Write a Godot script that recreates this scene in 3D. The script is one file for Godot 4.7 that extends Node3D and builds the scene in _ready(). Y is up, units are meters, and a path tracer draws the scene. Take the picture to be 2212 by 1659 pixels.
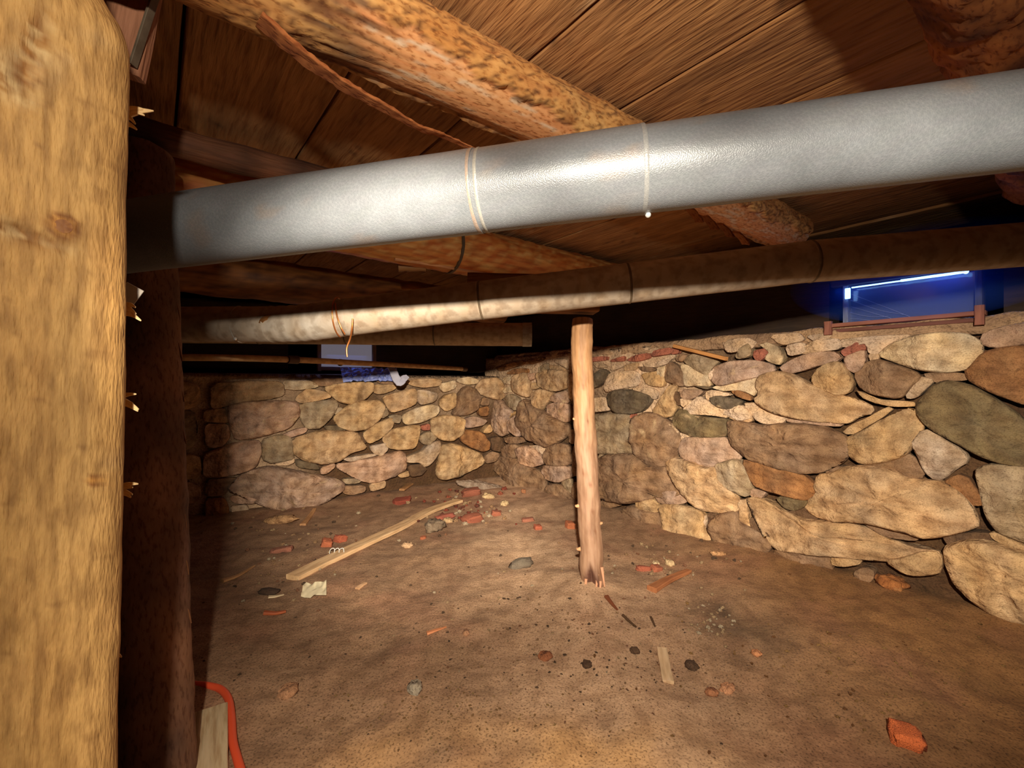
extends Node3D
# A low stone cellar: two rubble walls meeting in a corner, log joists, metal ducts, a dirt floor.
# Placement helpers think in (X right, H above the lens, z ahead); world = (X, EYE + H, -z).

const F := 990.0          # focal length in pixels of a 2212 x 1659 frame
const EYE := 0.9
var rng := RandomNumberGenerator.new()
var n1 := FastNoiseLite.new()   # broad
var n2 := FastNoiseLite.new()   # middle
var n3 := FastNoiseLite.new()   # fine
var cel := FastNoiseLite.new()  # cells, for bark
var used := {}
var M := {}

# the two rubble walls: a corner, a direction along each and its normal towards the room
var CO := Vector3(-0.11, EYE, -4.22)
var R3 := Vector3(0.614, 0, 0.789)
var RN := Vector3(-0.789, 0, 0.614)
var L3 := Vector3(-0.86, 0, 0.51).normalized()
var LN := Vector3(0.51, 0, 0.86).normalized()

func _ready():
	setup_camera_and_light()
	setup_noise_and_materials()
	build_shell()
	build_stones()
	build_wall_tops()
	build_ceiling()
	build_posts()
	build_ducts()
	build_windows()
	build_floor_things()

# ---------------------------------------------------------------- camera, light
func setup_camera_and_light():
	var cam := Camera3D.new()
	cam.name = "camera"
	cam.fov = 2.0 * rad_to_deg(atan(829.5 / F))
	cam.near = 0.02
	cam.position = Vector3(0, EYE, 0)
	add_child(cam)
	cam.current = true
	var we := WorldEnvironment.new()
	we.name = "world_environment"
	var e := Environment.new()
	e.background_mode = Environment.BG_COLOR
	e.background_color = Color(0, 0, 0)
	e.tonemap_mode = Environment.TONE_MAPPER_LINEAR
	e.tonemap_exposure = 1.0
	e.sdfgi_enabled = true
	e.ssao_enabled = true
	e.ssil_enabled = true
	e.volumetric_fog_enabled = true      # still air, but for the dust by the window
	e.volumetric_fog_density = 0.0
	we.environment = e
	add_child(we)
	# the head torch worn by whoever holds the camera: a flood and a fan of reflector beams
	var torch := Vector3(0.0, EYE + 0.33, 0.30)
	var col := Color(1.0, 0.95, 0.86)
	beam_light("torch_flood", torch, 3.0, 6.0, 82.0, 1.15, col)
	beam_light("torch_beam", torch, -10.0, -14.0, 21.0, 18.0, col)
	beam_light("torch_beam", torch, 8.0, 44.0, 44.0, 2.6, col)
	beam_light("torch_beam", torch, 2.0, -36.0, 34.0, 3.6, col)
	beam_light("torch_beam", torch, 11.0, -14.0, 21.0, 10.0, col)
	beam_light("torch_beam", torch, 32.0, -15.0, 24.0, 8.5, col)

func beam_light(called: String, at: Vector3, az: float, el: float, half: float, energy: float, c: Color):
	var l := SpotLight3D.new()
	l.name = called
	l.position = at
	var d := Vector3(sin(deg_to_rad(az)) * cos(deg_to_rad(el)), sin(deg_to_rad(el)), -cos(deg_to_rad(az)) * cos(deg_to_rad(el)))
	l.basis = Basis.looking_at(d)
	l.spot_angle = half
	l.spot_angle_attenuation = 1.0
	l.spot_range = 12.0
	l.spot_attenuation = 2.0
	l.light_energy = energy
	l.light_color = c
	l.light_size = 0.022
	l.shadow_enabled = true
	add_child(l, true)

# ---------------------------------------------------------------- materials
func noise_tex(freq: float, seed_: int, ramp: Array, type := FastNoiseLite.TYPE_SIMPLEX_SMOOTH, oct := 5, size := 512) -> NoiseTexture2D:
	var n := FastNoiseLite.new()
	n.noise_type = type
	n.frequency = freq
	n.seed = seed_
	n.fractal_octaves = oct
	n.fractal_type = FastNoiseLite.FRACTAL_FBM
	var t := NoiseTexture2D.new()
	t.width = size
	t.height = size
	t.seamless = true
	t.noise = n
	if ramp.size():
		var g := Gradient.new()
		var offs := PackedFloat32Array()
		var cols := PackedColorArray()
		for k in ramp.size():
			offs.append(ramp[k][0])
			cols.append(ramp[k][1])
		g.offsets = offs
		g.colors = cols
		t.color_ramp = g
	return t

func gray(v: float) -> Color:
	return Color(v, v, v)

func mat(called: String, tex: Texture2D, scale: Vector3, tri: bool, rough: float, height: Texture2D = null, hs := 0.3, metal := 0.0) -> StandardMaterial3D:
	var m := StandardMaterial3D.new()
	m.resource_name = called
	m.vertex_color_use_as_albedo = true
	m.albedo_texture = tex
	m.uv1_scale = scale
	m.uv1_triplanar = tri
	m.roughness = rough
	m.metallic = metal
	if height:
		m.heightmap_enabled = true
		m.heightmap_texture = height
		m.heightmap_scale = hs
	M[called] = m
	return m

func setup_noise_and_materials():
	rng.seed = 7
	n1.seed = 11; n1.frequency = 1.3; n1.fractal_octaves = 3
	n2.seed = 12; n2.frequency = 5.0; n2.fractal_octaves = 4
	n3.seed = 13; n3.frequency = 22.0; n3.fractal_octaves = 4
	cel.seed = 14; cel.noise_type = FastNoiseLite.TYPE_CELLULAR; cel.frequency = 9.0
	cel.cellular_return_type = FastNoiseLite.RETURN_DISTANCE2_SUB
	cel.fractal_type = FastNoiseLite.FRACTAL_NONE
	var mottle := noise_tex(0.007, 1, [[0.2, Color(0.74, 0.69, 0.64)], [0.45, Color(0.92, 0.90, 0.88)], [0.68, Color(1, 1, 0.99)]], FastNoiseLite.TYPE_SIMPLEX_SMOOTH, 7)
	var calm := noise_tex(0.012, 9, [[0.2, Color(0.86, 0.84, 0.82)], [0.6, Color(1, 1, 1)]])
	var speck := noise_tex(0.05, 2, [[0.22, Color(0.66, 0.64, 0.62)], [0.38, Color(0.96, 0.96, 0.96)], [0.7, Color(1, 1, 1)]])
	var rough_h := noise_tex(0.016, 3, [], FastNoiseLite.TYPE_SIMPLEX_SMOOTH, 6)
	var grit_h := noise_tex(0.05, 4, [], FastNoiseLite.TYPE_SIMPLEX_SMOOTH, 5)
	var grain := noise_tex(0.02, 5, [[0.2, Color(0.86, 0.81, 0.76)], [0.45, Color(0.96, 0.95, 0.93)], [0.75, Color(1, 1, 1)]])
	var grain_h := noise_tex(0.02, 5, [])
	var barkn := noise_tex(0.03, 6, [[0.2, Color(0.78, 0.70, 0.62)], [0.42, Color(0.95, 0.93, 0.9)], [0.8, Color(1, 1, 1)]])
	var spangle := noise_tex(0.03, 8, [[0.2, Color(0.92, 0.925, 0.93)], [0.8, Color(1, 1, 1)]], FastNoiseLite.TYPE_CELLULAR, 2)
	var m := mat("stone", mottle, Vector3(3.4, 3.4, 3.4), true, 0.92, rough_h, 1.2)
	m.detail_enabled = true
	m.detail_blend_mode = BaseMaterial3D.BLEND_MODE_MUL
	m.detail_albedo = speck
	m.detail_uv_layer = BaseMaterial3D.DETAIL_UV_2
	m.uv2_triplanar = true
	m.uv2_scale = Vector3(7, 7, 7)
	m = mat("mortar", speck, Vector3(4, 4, 4), true, 0.97, rough_h, 1.5)
	m = mat("soil", calm, Vector3(1.7, 1.7, 1.7), true, 0.97, grit_h, 0.22)
	m.detail_enabled = true
	m.detail_blend_mode = BaseMaterial3D.BLEND_MODE_MUL
	m.detail_albedo = speck
	m.detail_uv_layer = BaseMaterial3D.DETAIL_UV_2
	m.uv2_triplanar = true
	m.uv2_scale = Vector3(4.5, 4.5, 4.5)
	mat("bark", barkn, Vector3(5, 2, 1), false, 0.95, barkn, 0.35)
	mat("wood", calm, Vector3(9, 0.9, 1), false, 0.8, grain_h, 0.16)
	m = mat("post_wood", calm, Vector3(9, 1.6, 1), false, 0.78, grit_h, 0.12)
	m.detail_enabled = true
	m.detail_blend_mode = BaseMaterial3D.BLEND_MODE_MUL
	m.detail_albedo = calm
	m.detail_uv_layer = BaseMaterial3D.DETAIL_UV_2
	m.uv2_triplanar = true
	m.uv2_scale = Vector3(14, 3, 14)
	mat("plank", grain, Vector3(5, 0.5, 1), false, 0.9, grain_h, 0.4)
	mat("smooth_wood", calm, Vector3(5, 0.8, 1), false, 0.62, grain_h, 0.06)
	m = mat("galvanized", spangle, Vector3(12, 12, 1), false, 0.37, grit_h, 0.03, 0.12)
	mat("dusty_metal", calm, Vector3(3, 3, 1), false, 0.6, grit_h, 0.03, 0.15)
	mat("plain", null, Vector3.ONE, false, 0.6)
	mat("rough_plain", speck, Vector3(9, 9, 9), true, 0.9, grit_h, 0.3)
	m = mat("copper", null, Vector3.ONE, false, 0.35)
	m.metallic = 0.8
	m = mat("plastic_cord", null, Vector3.ONE, false, 0.45)
	m = mat("drop", null, Vector3.ONE, false, 0.05)
	m.metallic = 0.6

# ---------------------------------------------------------------- placing
func W(x: float, h: float, z: float) -> Vector3:
	return Vector3(x, EYE + h, -z)

func pix(px: float, py: float, z: float) -> Vector3:
	return W((px - 1106.0) / F * z, (829.5 - py) / F * z, z)

func on_floor(px: float, py: float, up := 0.0) -> Vector3:
	var z := (EYE - up) * F / (py - 829.5)
	return pix(px, py, z)

func on_wall(px: float, py: float, right: bool) -> Vector2:   # (metres along the wall, metres above the lens)
	var a := (px - 1106.0) / F
	var d: Vector3 = R3 if right else L3
	var s := (CO.x + a * CO.z) / (-a * d.z - d.x)
	var z := -CO.z - d.z * s
	return Vector2(s, (829.5 - py) / F * z)

func wall_pt(right: bool, s: float, h: float, out: float) -> Vector3:
	return CO + (R3 if right else L3) * s + Vector3.UP * h + (RN if right else LN) * out

# ---------------------------------------------------------------- naming
func numbered(called: String) -> String:
	var k: int = used.get(called, 0)
	used[called] = k + 1
	return called if k == 0 else "%s_%03d" % [called, k]

func tag(o: Node3D, label: String, category: String, group := "", kind := ""):
	if label: o.set_meta("label", label)
	if category: o.set_meta("category", category)
	if group: o.set_meta("group", group)
	if kind: o.set_meta("kind", kind)

func obj(called: String, mesh: Mesh, material: Material, parent: Node = null) -> MeshInstance3D:
	var o := MeshInstance3D.new()
	o.mesh = mesh
	o.material_override = material
	if parent == null or parent == self:
		o.name = numbered(called)
		add_child(o, true)
	else:
		var used_here: Dictionary = parent.get_meta("_n") if parent.has_meta("_n") else {}
		var k: int = used_here.get(called, 0)
		used_here[called] = k + 1
		parent.set_meta("_n", used_here)
		o.name = called if k == 0 else "%s_%03d" % [called, k]
		parent.add_child(o, true)
	return o

func thing(called: String, label: String, category: String, at := Vector3.ZERO, group := "") -> Node3D:
	var o := Node3D.new()
	o.name = numbered(called)
	add_child(o, true)
	o.position = at
	tag(o, label, category, group)
	return o

func structure(called: String, mesh: Mesh, material: Material, label: String) -> MeshInstance3D:
	var o := obj(called, mesh, material)
	tag(o, label, "", "", "structure")
	return o

# ---------------------------------------------------------------- meshes
func lin(c: Color) -> Color:
	return c.srgb_to_linear()

func rgb8(r: int, g: int, b: int) -> Color:
	return Color8(r, g, b).srgb_to_linear()

# rows of points -> a smooth sheet or tube; colors and uvs have the same layout; caps close a tube's ends
func grid(P: Array, closed: bool, C: Array, U: Array, caps := false) -> ArrayMesh:
	var rows := P.size()
	var cols: int = P[0].size()
	var vs := PackedVector3Array()
	var ns := PackedVector3Array()
	var cs := PackedColorArray()
	var us := PackedVector2Array()
	var ix := PackedInt32Array()
	var w := cols + 1 if closed else cols
	var vol := 0.0
	var mid := Vector3.ZERO
	for r in rows:
		mid += P[r][0] + P[r][cols / 2]
	mid /= 2.0 * rows
	for r in rows:
		for k in w:
			var c := k % cols
			var a: Vector3 = P[mini(r + 1, rows - 1)][c] - P[maxi(r - 1, 0)][c]
			var b: Vector3
			if closed:
				b = P[r][(c + 1) % cols] - P[r][(c + cols - 1) % cols]
			else:
				b = P[r][mini(c + 1, cols - 1)] - P[r][maxi(c - 1, 0)]
			var n := a.cross(b)
			if n.length_squared() < 1e-18:
				n = P[r][c] - mid
			n = n.normalized()
			vs.append(P[r][c])
			ns.append(n)
			vol += n.dot(P[r][c] - mid)
			cs.append(C[r][c] if C.size() else Color.WHITE)
			us.append(U[r][k] if U.size() else Vector2(float(k) / cols, float(r) / rows))
	var flip := vol < 0.0 if closed else false
	if flip:
		for k in ns.size(): ns[k] = -ns[k]
	for r in rows - 1:
		for k in w - 1:
			var i0 := r * w + k
			var i1 := i0 + 1
			var i2 := i0 + w
			var i3 := i2 + 1
			quad(vs, ns, ix, i0, i1, i3, i2)
	if caps:
		for r in [0, rows - 1]:
			var base := vs.size()
			var ctr := Vector3.ZERO
			for c in cols: ctr += P[r][c]
			ctr /= cols
			var out := Vector3.ZERO
			for c in cols: out += (P[r][c] - ctr).cross(P[r][(c + 1) % cols] - ctr)
			out = out.normalized()
			var nxt := Vector3.ZERO
			for c in cols: nxt += P[rows / 2][c]
			if out.dot(ctr - nxt / cols) < 0.0: out = -out
			vs.append(ctr); ns.append(out); cs.append(C[r][0] if C.size() else Color.WHITE); us.append(Vector2(0.5, 0.5))
			for c in cols:
				vs.append(P[r][c]); ns.append(out); cs.append(C[r][c] if C.size() else Color.WHITE)
				us.append(Vector2(0.5 + (P[r][c] - ctr).length(), 0.5))
			for c in cols:
				tri(vs, ns, ix, base, base + 1 + c, base + 1 + (c + 1) % cols)
	return arrays(vs, ns, cs, us, ix)

func tri(vs: PackedVector3Array, ns: PackedVector3Array, ix: PackedInt32Array, a: int, b: int, c: int):
	# Godot's front faces run clockwise
	if (vs[b] - vs[a]).cross(vs[c] - vs[a]).dot(ns[a] + ns[b] + ns[c]) > 0.0:
		ix.append_array(PackedInt32Array([a, c, b]))
	else:
		ix.append_array(PackedInt32Array([a, b, c]))

func quad(vs, ns, ix: PackedInt32Array, a: int, b: int, c: int, d: int):
	tri(vs, ns, ix, a, b, c)
	tri(vs, ns, ix, a, c, d)

func arrays(vs, ns, cs, us, ix) -> ArrayMesh:
	var A := []
	A.resize(Mesh.ARRAY_MAX)
	A[Mesh.ARRAY_VERTEX] = vs
	A[Mesh.ARRAY_NORMAL] = ns
	A[Mesh.ARRAY_COLOR] = cs
	A[Mesh.ARRAY_TEX_UV] = us
	A[Mesh.ARRAY_INDEX] = ix
	var m := ArrayMesh.new()
	m.add_surface_from_arrays(Mesh.PRIMITIVE_TRIANGLES, A)
	return m

# a bevelled box whose middle is at the origin
func box(size: Vector3, bev: float, c: Color) -> ArrayMesh:
	var h := size / 2.0
	bev = minf(bev, minf(h.x, minf(h.y, h.z)) * 0.9)
	var st := SurfaceTool.new()
	st.begin(Mesh.PRIMITIVE_TRIANGLES)
	var pt := func(sx, sy, sz, ax): return Vector3(sx * (h.x - (0.0 if ax == 0 else bev)), sy * (h.y - (0.0 if ax == 1 else bev)), sz * (h.z - (0.0 if ax == 2 else bev)))
	var faces := []
	for ax in 3:
		for s in [-1, 1]:
			var q := []
			for t in [[-1, -1], [1, -1], [1, 1], [-1, 1]]:
				var v := [0, 0, 0]
				v[ax] = s; v[(ax + 1) % 3] = t[0]; v[(ax + 2) % 3] = t[1]
				q.append(pt.call(v[0], v[1], v[2], ax))
			faces.append(q)
		for t in [[-1, -1], [1, -1], [1, 1], [-1, 1]]:
			var b1 := (ax + 1) % 3
			var b2 := (ax + 2) % 3
			var q := []
			for e in [[-1, b1], [-1, b2], [1, b2], [1, b1]]:
				var v := [0, 0, 0]
				v[ax] = e[0]; v[b1] = t[0]; v[b2] = t[1]
				q.append(pt.call(v[0], v[1], v[2], e[1]))
			faces.append(q)
	for sx in [-1, 1]:
		for sy in [-1, 1]:
			for sz in [-1, 1]:
				faces.append([pt.call(sx, sy, sz, 0), pt.call(sx, sy, sz, 1), pt.call(sx, sy, sz, 2)])
	for f in faces:
		var n: Vector3 = (f[1] - f[0]).cross(f[2] - f[0])
		var ctr := Vector3.ZERO
		for p in f: ctr += p
		var order := range(f.size())
		if n.dot(ctr) > 0.0:
			order.reverse()
		n = -n if n.dot(ctr) < 0.0 else n
		n = n.normalized()
		for k in range(1, f.size() - 1):
			for i in [order[0], order[k], order[k + 1]]:
				var p: Vector3 = f[i]
				st.set_normal(n)
				st.set_color(c)
				var a := n.abs()
				st.set_uv(Vector2(p.z, p.y) if a.x > a.y and a.x > a.z else Vector2(p.x, p.z) if a.y > a.z else Vector2(p.x, p.y))
				st.add_vertex(p)
	return st.commit()

func spline(pts: Array, n: int) -> PackedVector3Array:
	var out := PackedVector3Array()
	for k in pts.size() - 1:
		var a: Vector3 = pts[maxi(k - 1, 0)]
		var b: Vector3 = pts[k]
		var c: Vector3 = pts[k + 1]
		var d: Vector3 = pts[mini(k + 2, pts.size() - 1)]
		for j in n:
			var t := float(j) / n
			out.append(0.5 * ((2.0 * b) + (c - a) * t + (2.0 * a - 5.0 * b + 4.0 * c - d) * t * t + (3.0 * b - a - 3.0 * c + d) * t * t * t))
	out.append(pts[-1])
	return out

func seg(a: Vector3, b: Vector3, n: int) -> PackedVector3Array:
	var out := PackedVector3Array()
	for k in n + 1:
		out.append(a.lerp(b, float(k) / n))
	return out

func circle(n: int, r: float) -> PackedVector2Array:
	var out := PackedVector2Array()
	for k in n:
		var t := TAU * k / n
		out.append(Vector2(cos(t), sin(t)) * r)
	return out

func rrect(w: float, h: float, rad: float, n: int) -> PackedVector2Array:   # rounded rectangle, n points per side
	var out := PackedVector2Array()
	var cs := [Vector2(w / 2 - rad, -h / 2 + rad), Vector2(w / 2 - rad, h / 2 - rad), Vector2(-w / 2 + rad, h / 2 - rad), Vector2(-w / 2 + rad, -h / 2 + rad)]
	for k in 4:
		for j in 4:
			var t := -PI / 2 + k * PI / 2 + j * PI / 6
			out.append(cs[k] + Vector2(cos(t), sin(t)) * rad)
		var a: Vector2 = out[-1]
		var t2 := -PI / 2 + (k + 1) * PI / 2
		var b: Vector2 = cs[(k + 1) % 4] + Vector2(cos(t2), sin(t2)) * rad
		for j in range(1, n):
			out.append(a.lerp(b, float(j) / n))
	return out

# sweep a profile along a path. side = profile x, over = profile y. disp(f, d, p) moves a point outward, size(d01) scales, tint(f, d, p) colours
func sweep(path: PackedVector3Array, prof: PackedVector2Array, up: Vector3, disp, tint, size = null, caps := true) -> ArrayMesh:
	var P := []
	var C := []
	var U := []
	var d := 0.0
	var n := prof.size()
	var around := PackedFloat32Array([0.0])
	for k in n:
		around.append(around[-1] + prof[k].distance_to(prof[(k + 1) % n]))
	for r in path.size():
		if r: d += path[r].distance_to(path[r - 1])
		var t := (path[mini(r + 1, path.size() - 1)] - path[maxi(r - 1, 0)]).normalized()
		var side := t.cross(up).normalized()
		var over := side.cross(t).normalized()
		var rowp := PackedVector3Array()
		var rowc := PackedColorArray()
		var rowu := PackedVector2Array()
		var sc: float = size.call(float(r) / (path.size() - 1)) if size else 1.0
		for k in n + 1:
			rowu.append(Vector2(around[k], d))
		for k in n:
			var o := (side * prof[k].x + over * prof[k].y) * sc
			var p := path[r] + o
			var f := float(k) / n
			if disp: p += o.normalized() * float(disp.call(f, d, p))
			rowp.append(p)
			rowc.append(tint.call(f, d, p) if tint is Callable else tint)
		P.append(rowp)
		C.append(rowc)
		U.append(rowu)
	return grid(P, true, C, U, caps)

func tube(pts: Array, r: float, c: Color, n := 8, smooth := 8) -> ArrayMesh:
	var path := spline(pts, smooth) if smooth > 1 else PackedVector3Array(pts)
	var up := Vector3.UP
	if absf((path[-1] - path[0]).normalized().y) > 0.8: up = Vector3(0.2, 0, 1)
	return sweep(path, circle(n, r), up, null, c)

# a rounded stone from its outline (wall coordinates: metres along, metres up) -> vertices in world axes around `at`
func rock_from_outline(outline: PackedVector2Array, right: bool, bulge: float, c: Color, seed_: float, mortar_dust: float) -> Array:
	var pts := outline
	var q0 := PackedVector2Array()   # round the corners a little
	for k in pts.size():
		var e0 := pts[k]
		var e1 := pts[(k + 1) % pts.size()]
		q0.append(e0.lerp(e1, 0.16))
		q0.append(e0.lerp(e1, 0.84))
	pts = q0
	var cen := Vector2.ZERO
	var area := 0.0
	var per := 0.0
	for k in pts.size():
		var a := pts[k]
		var b := pts[(k + 1) % pts.size()]
		area += a.cross(b) / 2.0
		cen += (a + b) * a.cross(b) / 6.0
		per += a.distance_to(b)
	cen /= area
	var thick := 4.0 * absf(area) / per
	var n := clampi(int(per / 0.022), 20, 60)
	var ring := PackedVector2Array()
	var step := per / n
	var want := 0.0
	var run := 0.0
	for k in pts.size():
		var a := pts[k]
		var b := pts[(k + 1) % pts.size()]
		var l := a.distance_to(b)
		while want < run + l and ring.size() < n:
			ring.append(a.lerp(b, (want - run) / maxf(l, 1e-6)))
			want += step
		run += l
	n = ring.size()
	var bl := bulge * thick
	var levels := [[0.74, -0.11], [0.99, -0.05], [1.05, -0.012], [1.05, 0.20], [1.005, 0.50], [0.91, 0.74], [0.76, 0.88], [0.56, 0.96], [0.33, 1.0], [0.1, 1.01]]
	var at := wall_pt(right, cen.x, cen.y, 0.0)
	var tilt := Vector2(n1.get_noise_2d(seed_ * 7.0, 3.0), n1.get_noise_2d(seed_ * 5.0, 9.0)) * 1.2
	var cuts := []                    # a few flat faces, as a fieldstone breaks
	for k in 5:
		var ang := TAU * (k + n1.get_noise_2d(seed_ * 11.0, k * 5.0)) / 5.0
		cuts.append([Vector2(cos(ang), sin(ang)) * (0.55 + 0.9 * absf(n1.get_noise_2d(seed_ * 3.0, k * 9.0))), 0.82 + 0.5 * n1.get_noise_2d(seed_ * 17.0 + 4.0, k * 3.0)])
	var P := []
	var C := []
	for lv in levels:
		var rowp := PackedVector3Array()
		var rowc := PackedColorArray()
		for k in n:
			var q := cen + (ring[k] - cen) * float(lv[0])
			var out: float = lv[1] * bl if lv[1] > 0.0 else float(lv[1])
			var p := wall_pt(right, q.x, q.y, 0.0)
			var s3 := p * 1.0 + Vector3.ONE * seed_ * 3.7
			if lv[1] > 0.0:
				var nq := (q - cen) / maxf(thick, 0.03)
				var cut := 1.0
				for ct in cuts: cut = minf(cut, float(ct[1]) - nq.dot(ct[0]) * 0.9)
				out = minf(out, bl * maxf(cut, 0.12)) if out > 0.35 * bl else out
				out *= 1.0 + 0.45 * n2.get_noise_3dv(s3 * 1.6) + tilt.dot(q - cen) / maxf(thick, 0.05)
				out += 0.010 * n3.get_noise_3dv(s3) - 0.012 * smoothstep(0.10, 0.0, absf(n2.get_noise_3dv(s3 * 0.8 + Vector3(5, 5, 5)))) * minf(1.0, thick * 3.0) * float(lv[0])
			p = wall_pt(right, q.x, q.y, out)
			rowp.append(p - at)
			var v := 1.0 + 0.40 * n2.get_noise_3dv(s3 * 1.2) + 0.36 * n3.get_noise_3dv(s3 * 0.8)
			var hue := n2.get_noise_3dv(s3 * 1.1 + Vector3(9, 3, 1))
			var cc := Color(c.r * v * (1.0 + 0.10 * hue), c.g * v, c.b * v * (1.0 - 0.22 * hue))
			if mortar_dust > 0.0:   # lime smears left on the stone
				var md := smoothstep(0.18, 0.42, n2.get_noise_3dv(s3 * 2.3 + Vector3(2, 7, 4)) + 0.5 * n3.get_noise_3dv(s3) + mortar_dust - 0.5)
				cc = cc.lerp(rgb8(222, 190, 148), md * 0.85)
			rowc.append(cc)
		P.append(rowp)
		C.append(rowc)
	return [grid(P, true, C, [], true), at]

# ---------------------------------------------------------------- floor, walls, ceiling slab
func ground_h(x: float, z: float) -> float:   # world x, z -> soil height
	var p := Vector2(x, z)
	var h := 0.022 * n1.get_noise_2d(x, z) + 0.012 * n2.get_noise_2d(x * 0.8, z * 0.8)
	var ds := absf((p - Vector2(CO.x, CO.z)).dot(Vector2(RN.x, RN.z)))
	var dl := absf((p - Vector2(CO.x, CO.z)).dot(Vector2(LN.x, LN.z)))
	h += 0.03 * exp(-ds / 0.25) + 0.03 * exp(-dl / 0.25)
	# a worn path with a low shoulder, leading away from the lens to the prop
	h += 0.014 * exp(-pow((x - 0.30 - 0.10 * (z + 1.5)) / 0.13, 2.0)) * smoothstep(-2.6, -1.6, z)
	h += 0.035 * exp(-((p - Vector2(0.35, -2.0)).length_squared()) / 0.02)
	return h * smoothstep(0.2, -0.6, z)

func soil_color(x: float, z: float) -> Color:
	var a := n1.get_noise_2d(x * 0.9 + 4.0, z * 0.9)
	var b := n2.get_noise_2d(x * 0.7, z * 0.7 + 8.0)
	var f := n3.get_noise_2d(x, z)
	var path := exp(-pow((x - 0.28 - 0.16 * (z + 1.5)) / 0.42, 2.0))           # trodden, dry and pale
	var c := rgb8(158, 122, 92).lerp(rgb8(206, 168, 134), clampf(path * 0.9 + 0.25 * a, 0.0, 1.0))
	var damp := smoothstep(0.55, 1.5, x + 0.18 * (z + 2.0)) # damp ochre earth along the right wall
	c = c.lerp(rgb8(150, 106, 60), damp * 0.85)
	var red := smoothstep(0.10, 0.5, n1.get_noise_2d(x * 1.4 + 20.0, z * 1.4)) * 0.35 + 0.5 * exp(-pow((x + 0.35) / 0.5, 2.0) - pow((z + 3.5) / 0.28, 2.0))
	c = c.lerp(rgb8(156, 106, 80), clampf(red, 0.0, 0.6))
	var char_ := exp(-(pow((x - 0.83) / 0.16, 2.0) + pow((z + 1.72) / 0.20, 2.0))) # the charred spot by the prop
	c = c.lerp(rgb8(70, 56, 40), clampf(char_ * (0.7 + b), 0.0, 0.85))
	var sand := exp(-pow((z + 1.11) / 0.10, 2.0) - pow((x - 0.05) / 0.45, 2.0))
	c = c.lerp(rgb8(196, 150, 98), clampf(sand * (0.6 + 1.2 * b), 0.0, 0.8))
	var v := 1.0 + 0.20 * b + 0.16 * f
	return Color(c.r * v, c.g * v, c.b * v)

func build_shell():
	var P := []
	var C := []
	var U := []
	var z := 2.6
	while z > -5.0:
		var rp := PackedVector3Array()
		var rc := PackedColorArray()
		var ru := PackedVector2Array()
		var x := -4.2
		var step := 0.028 if z < -0.75 and z > -2.6 else 0.045
		while x < 3.5:
			rp.append(Vector3(x, ground_h(x, z), z))
			rc.append(soil_color(x, z))
			ru.append(Vector2(x, z))
			x += 0.04
		P.append(rp); C.append(rc); U.append(ru)
		z -= step if z < -0.6 else 0.2
	# give the ground its thickness: a skirt down and a bottom come from a slab under it
	structure("floor", grid(P, false, C, U), M.soil, "bare brown dirt floor of the cellar, trodden pale in the middle")
	var slab := obj("subsoil", box(Vector3(8.4, 0.2, 8.2), 0.01, rgb8(90, 62, 40)), M.soil, get_node("floor"))
	slab.position = Vector3(-0.35, -0.16, -1.2)
	# rubble walls: an earth and mortar core behind the stones, stepped in and out so that the joints have a floor
	core_wall("wall_right", true, -0.25, 5.6, 0.265, "rubble stone cellar wall running from the corner to the right")
	core_wall("wall_left", false, -0.25, 4.4, 0.09, "rubble stone cellar wall on the left of the corner")
	var earth := rgb8(92, 66, 45)
	for w in [["wall_back", Vector3(8, 2.2, 0.2), Vector3(-0.3, 0.9, 2.6)], ["wall_side", Vector3(0.2, 2.2, 5.4), Vector3(-4.0, 0.9, 0.2)], ["wall_end", Vector3(0.2, 2.2, 3.0), Vector3(3.35, 0.9, 1.2)]]:
		var o := structure(w[0], box(w[1], 0.02, earth), M.soil, "dark earth wall of the cellar behind the viewer")
		o.position = w[2]

func core_wall(called: String, right: bool, s0: float, s1: float, top: float, label: String):
	var P := []
	var C := []
	var U := []
	var h := -1.05
	while h < top + 0.001:
		var rp := PackedVector3Array()
		var rc := PackedColorArray()
		var ru := PackedVector2Array()
		var s := s0
		while s < s1:
			var p := wall_pt(right, s, h, 0.0)
			var dusty := smoothstep(-0.25, 0.25, h + 0.15 + 0.4 * n1.get_noise_3dv(p)) * (1.0 if right else 0.55)
			if not right: dusty = maxf(dusty, 0.75 * smoothstep(1.45, 1.9, s))
			if right: dusty *= smoothstep(2.3, 1.5, s)
			var out := lerpf(-0.075, -0.010, dusty) + 0.018 * n2.get_noise_3dv(p * 1.5) + 0.012 * n3.get_noise_3dv(p)
			rp.append(wall_pt(right, s, h, out))
			var v := 1.0 + 0.5 * n2.get_noise_3dv(p * 2.0)
			var c := rgb8(92, 64, 40).lerp(rgb8(220, 184, 148), dusty)
			rc.append(Color(c.r * v, c.g * v, c.b * v))
			ru.append(Vector2(s, h))
			s += 0.035
		P.append(rp); C.append(rc); U.append(ru)
		h += 0.035
	# over the top and down the back, so that the wall has its thickness
	var rp2 := PackedVector3Array()
	var rp3 := PackedVector3Array()
	for k in P[0].size():
		var s: float = s0 + 0.035 * k
		rp2.append(wall_pt(right, s, top, -0.45))
		rp3.append(wall_pt(right, s, -1.05, -0.45))
	P.append(rp2); C.append(C[-1]); U.append(U[-1])
	P.append(rp3); C.append(C[-1]); U.append(U[-1])
	structure(called, grid(P, false, C, U), M.mortar, label)

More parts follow.
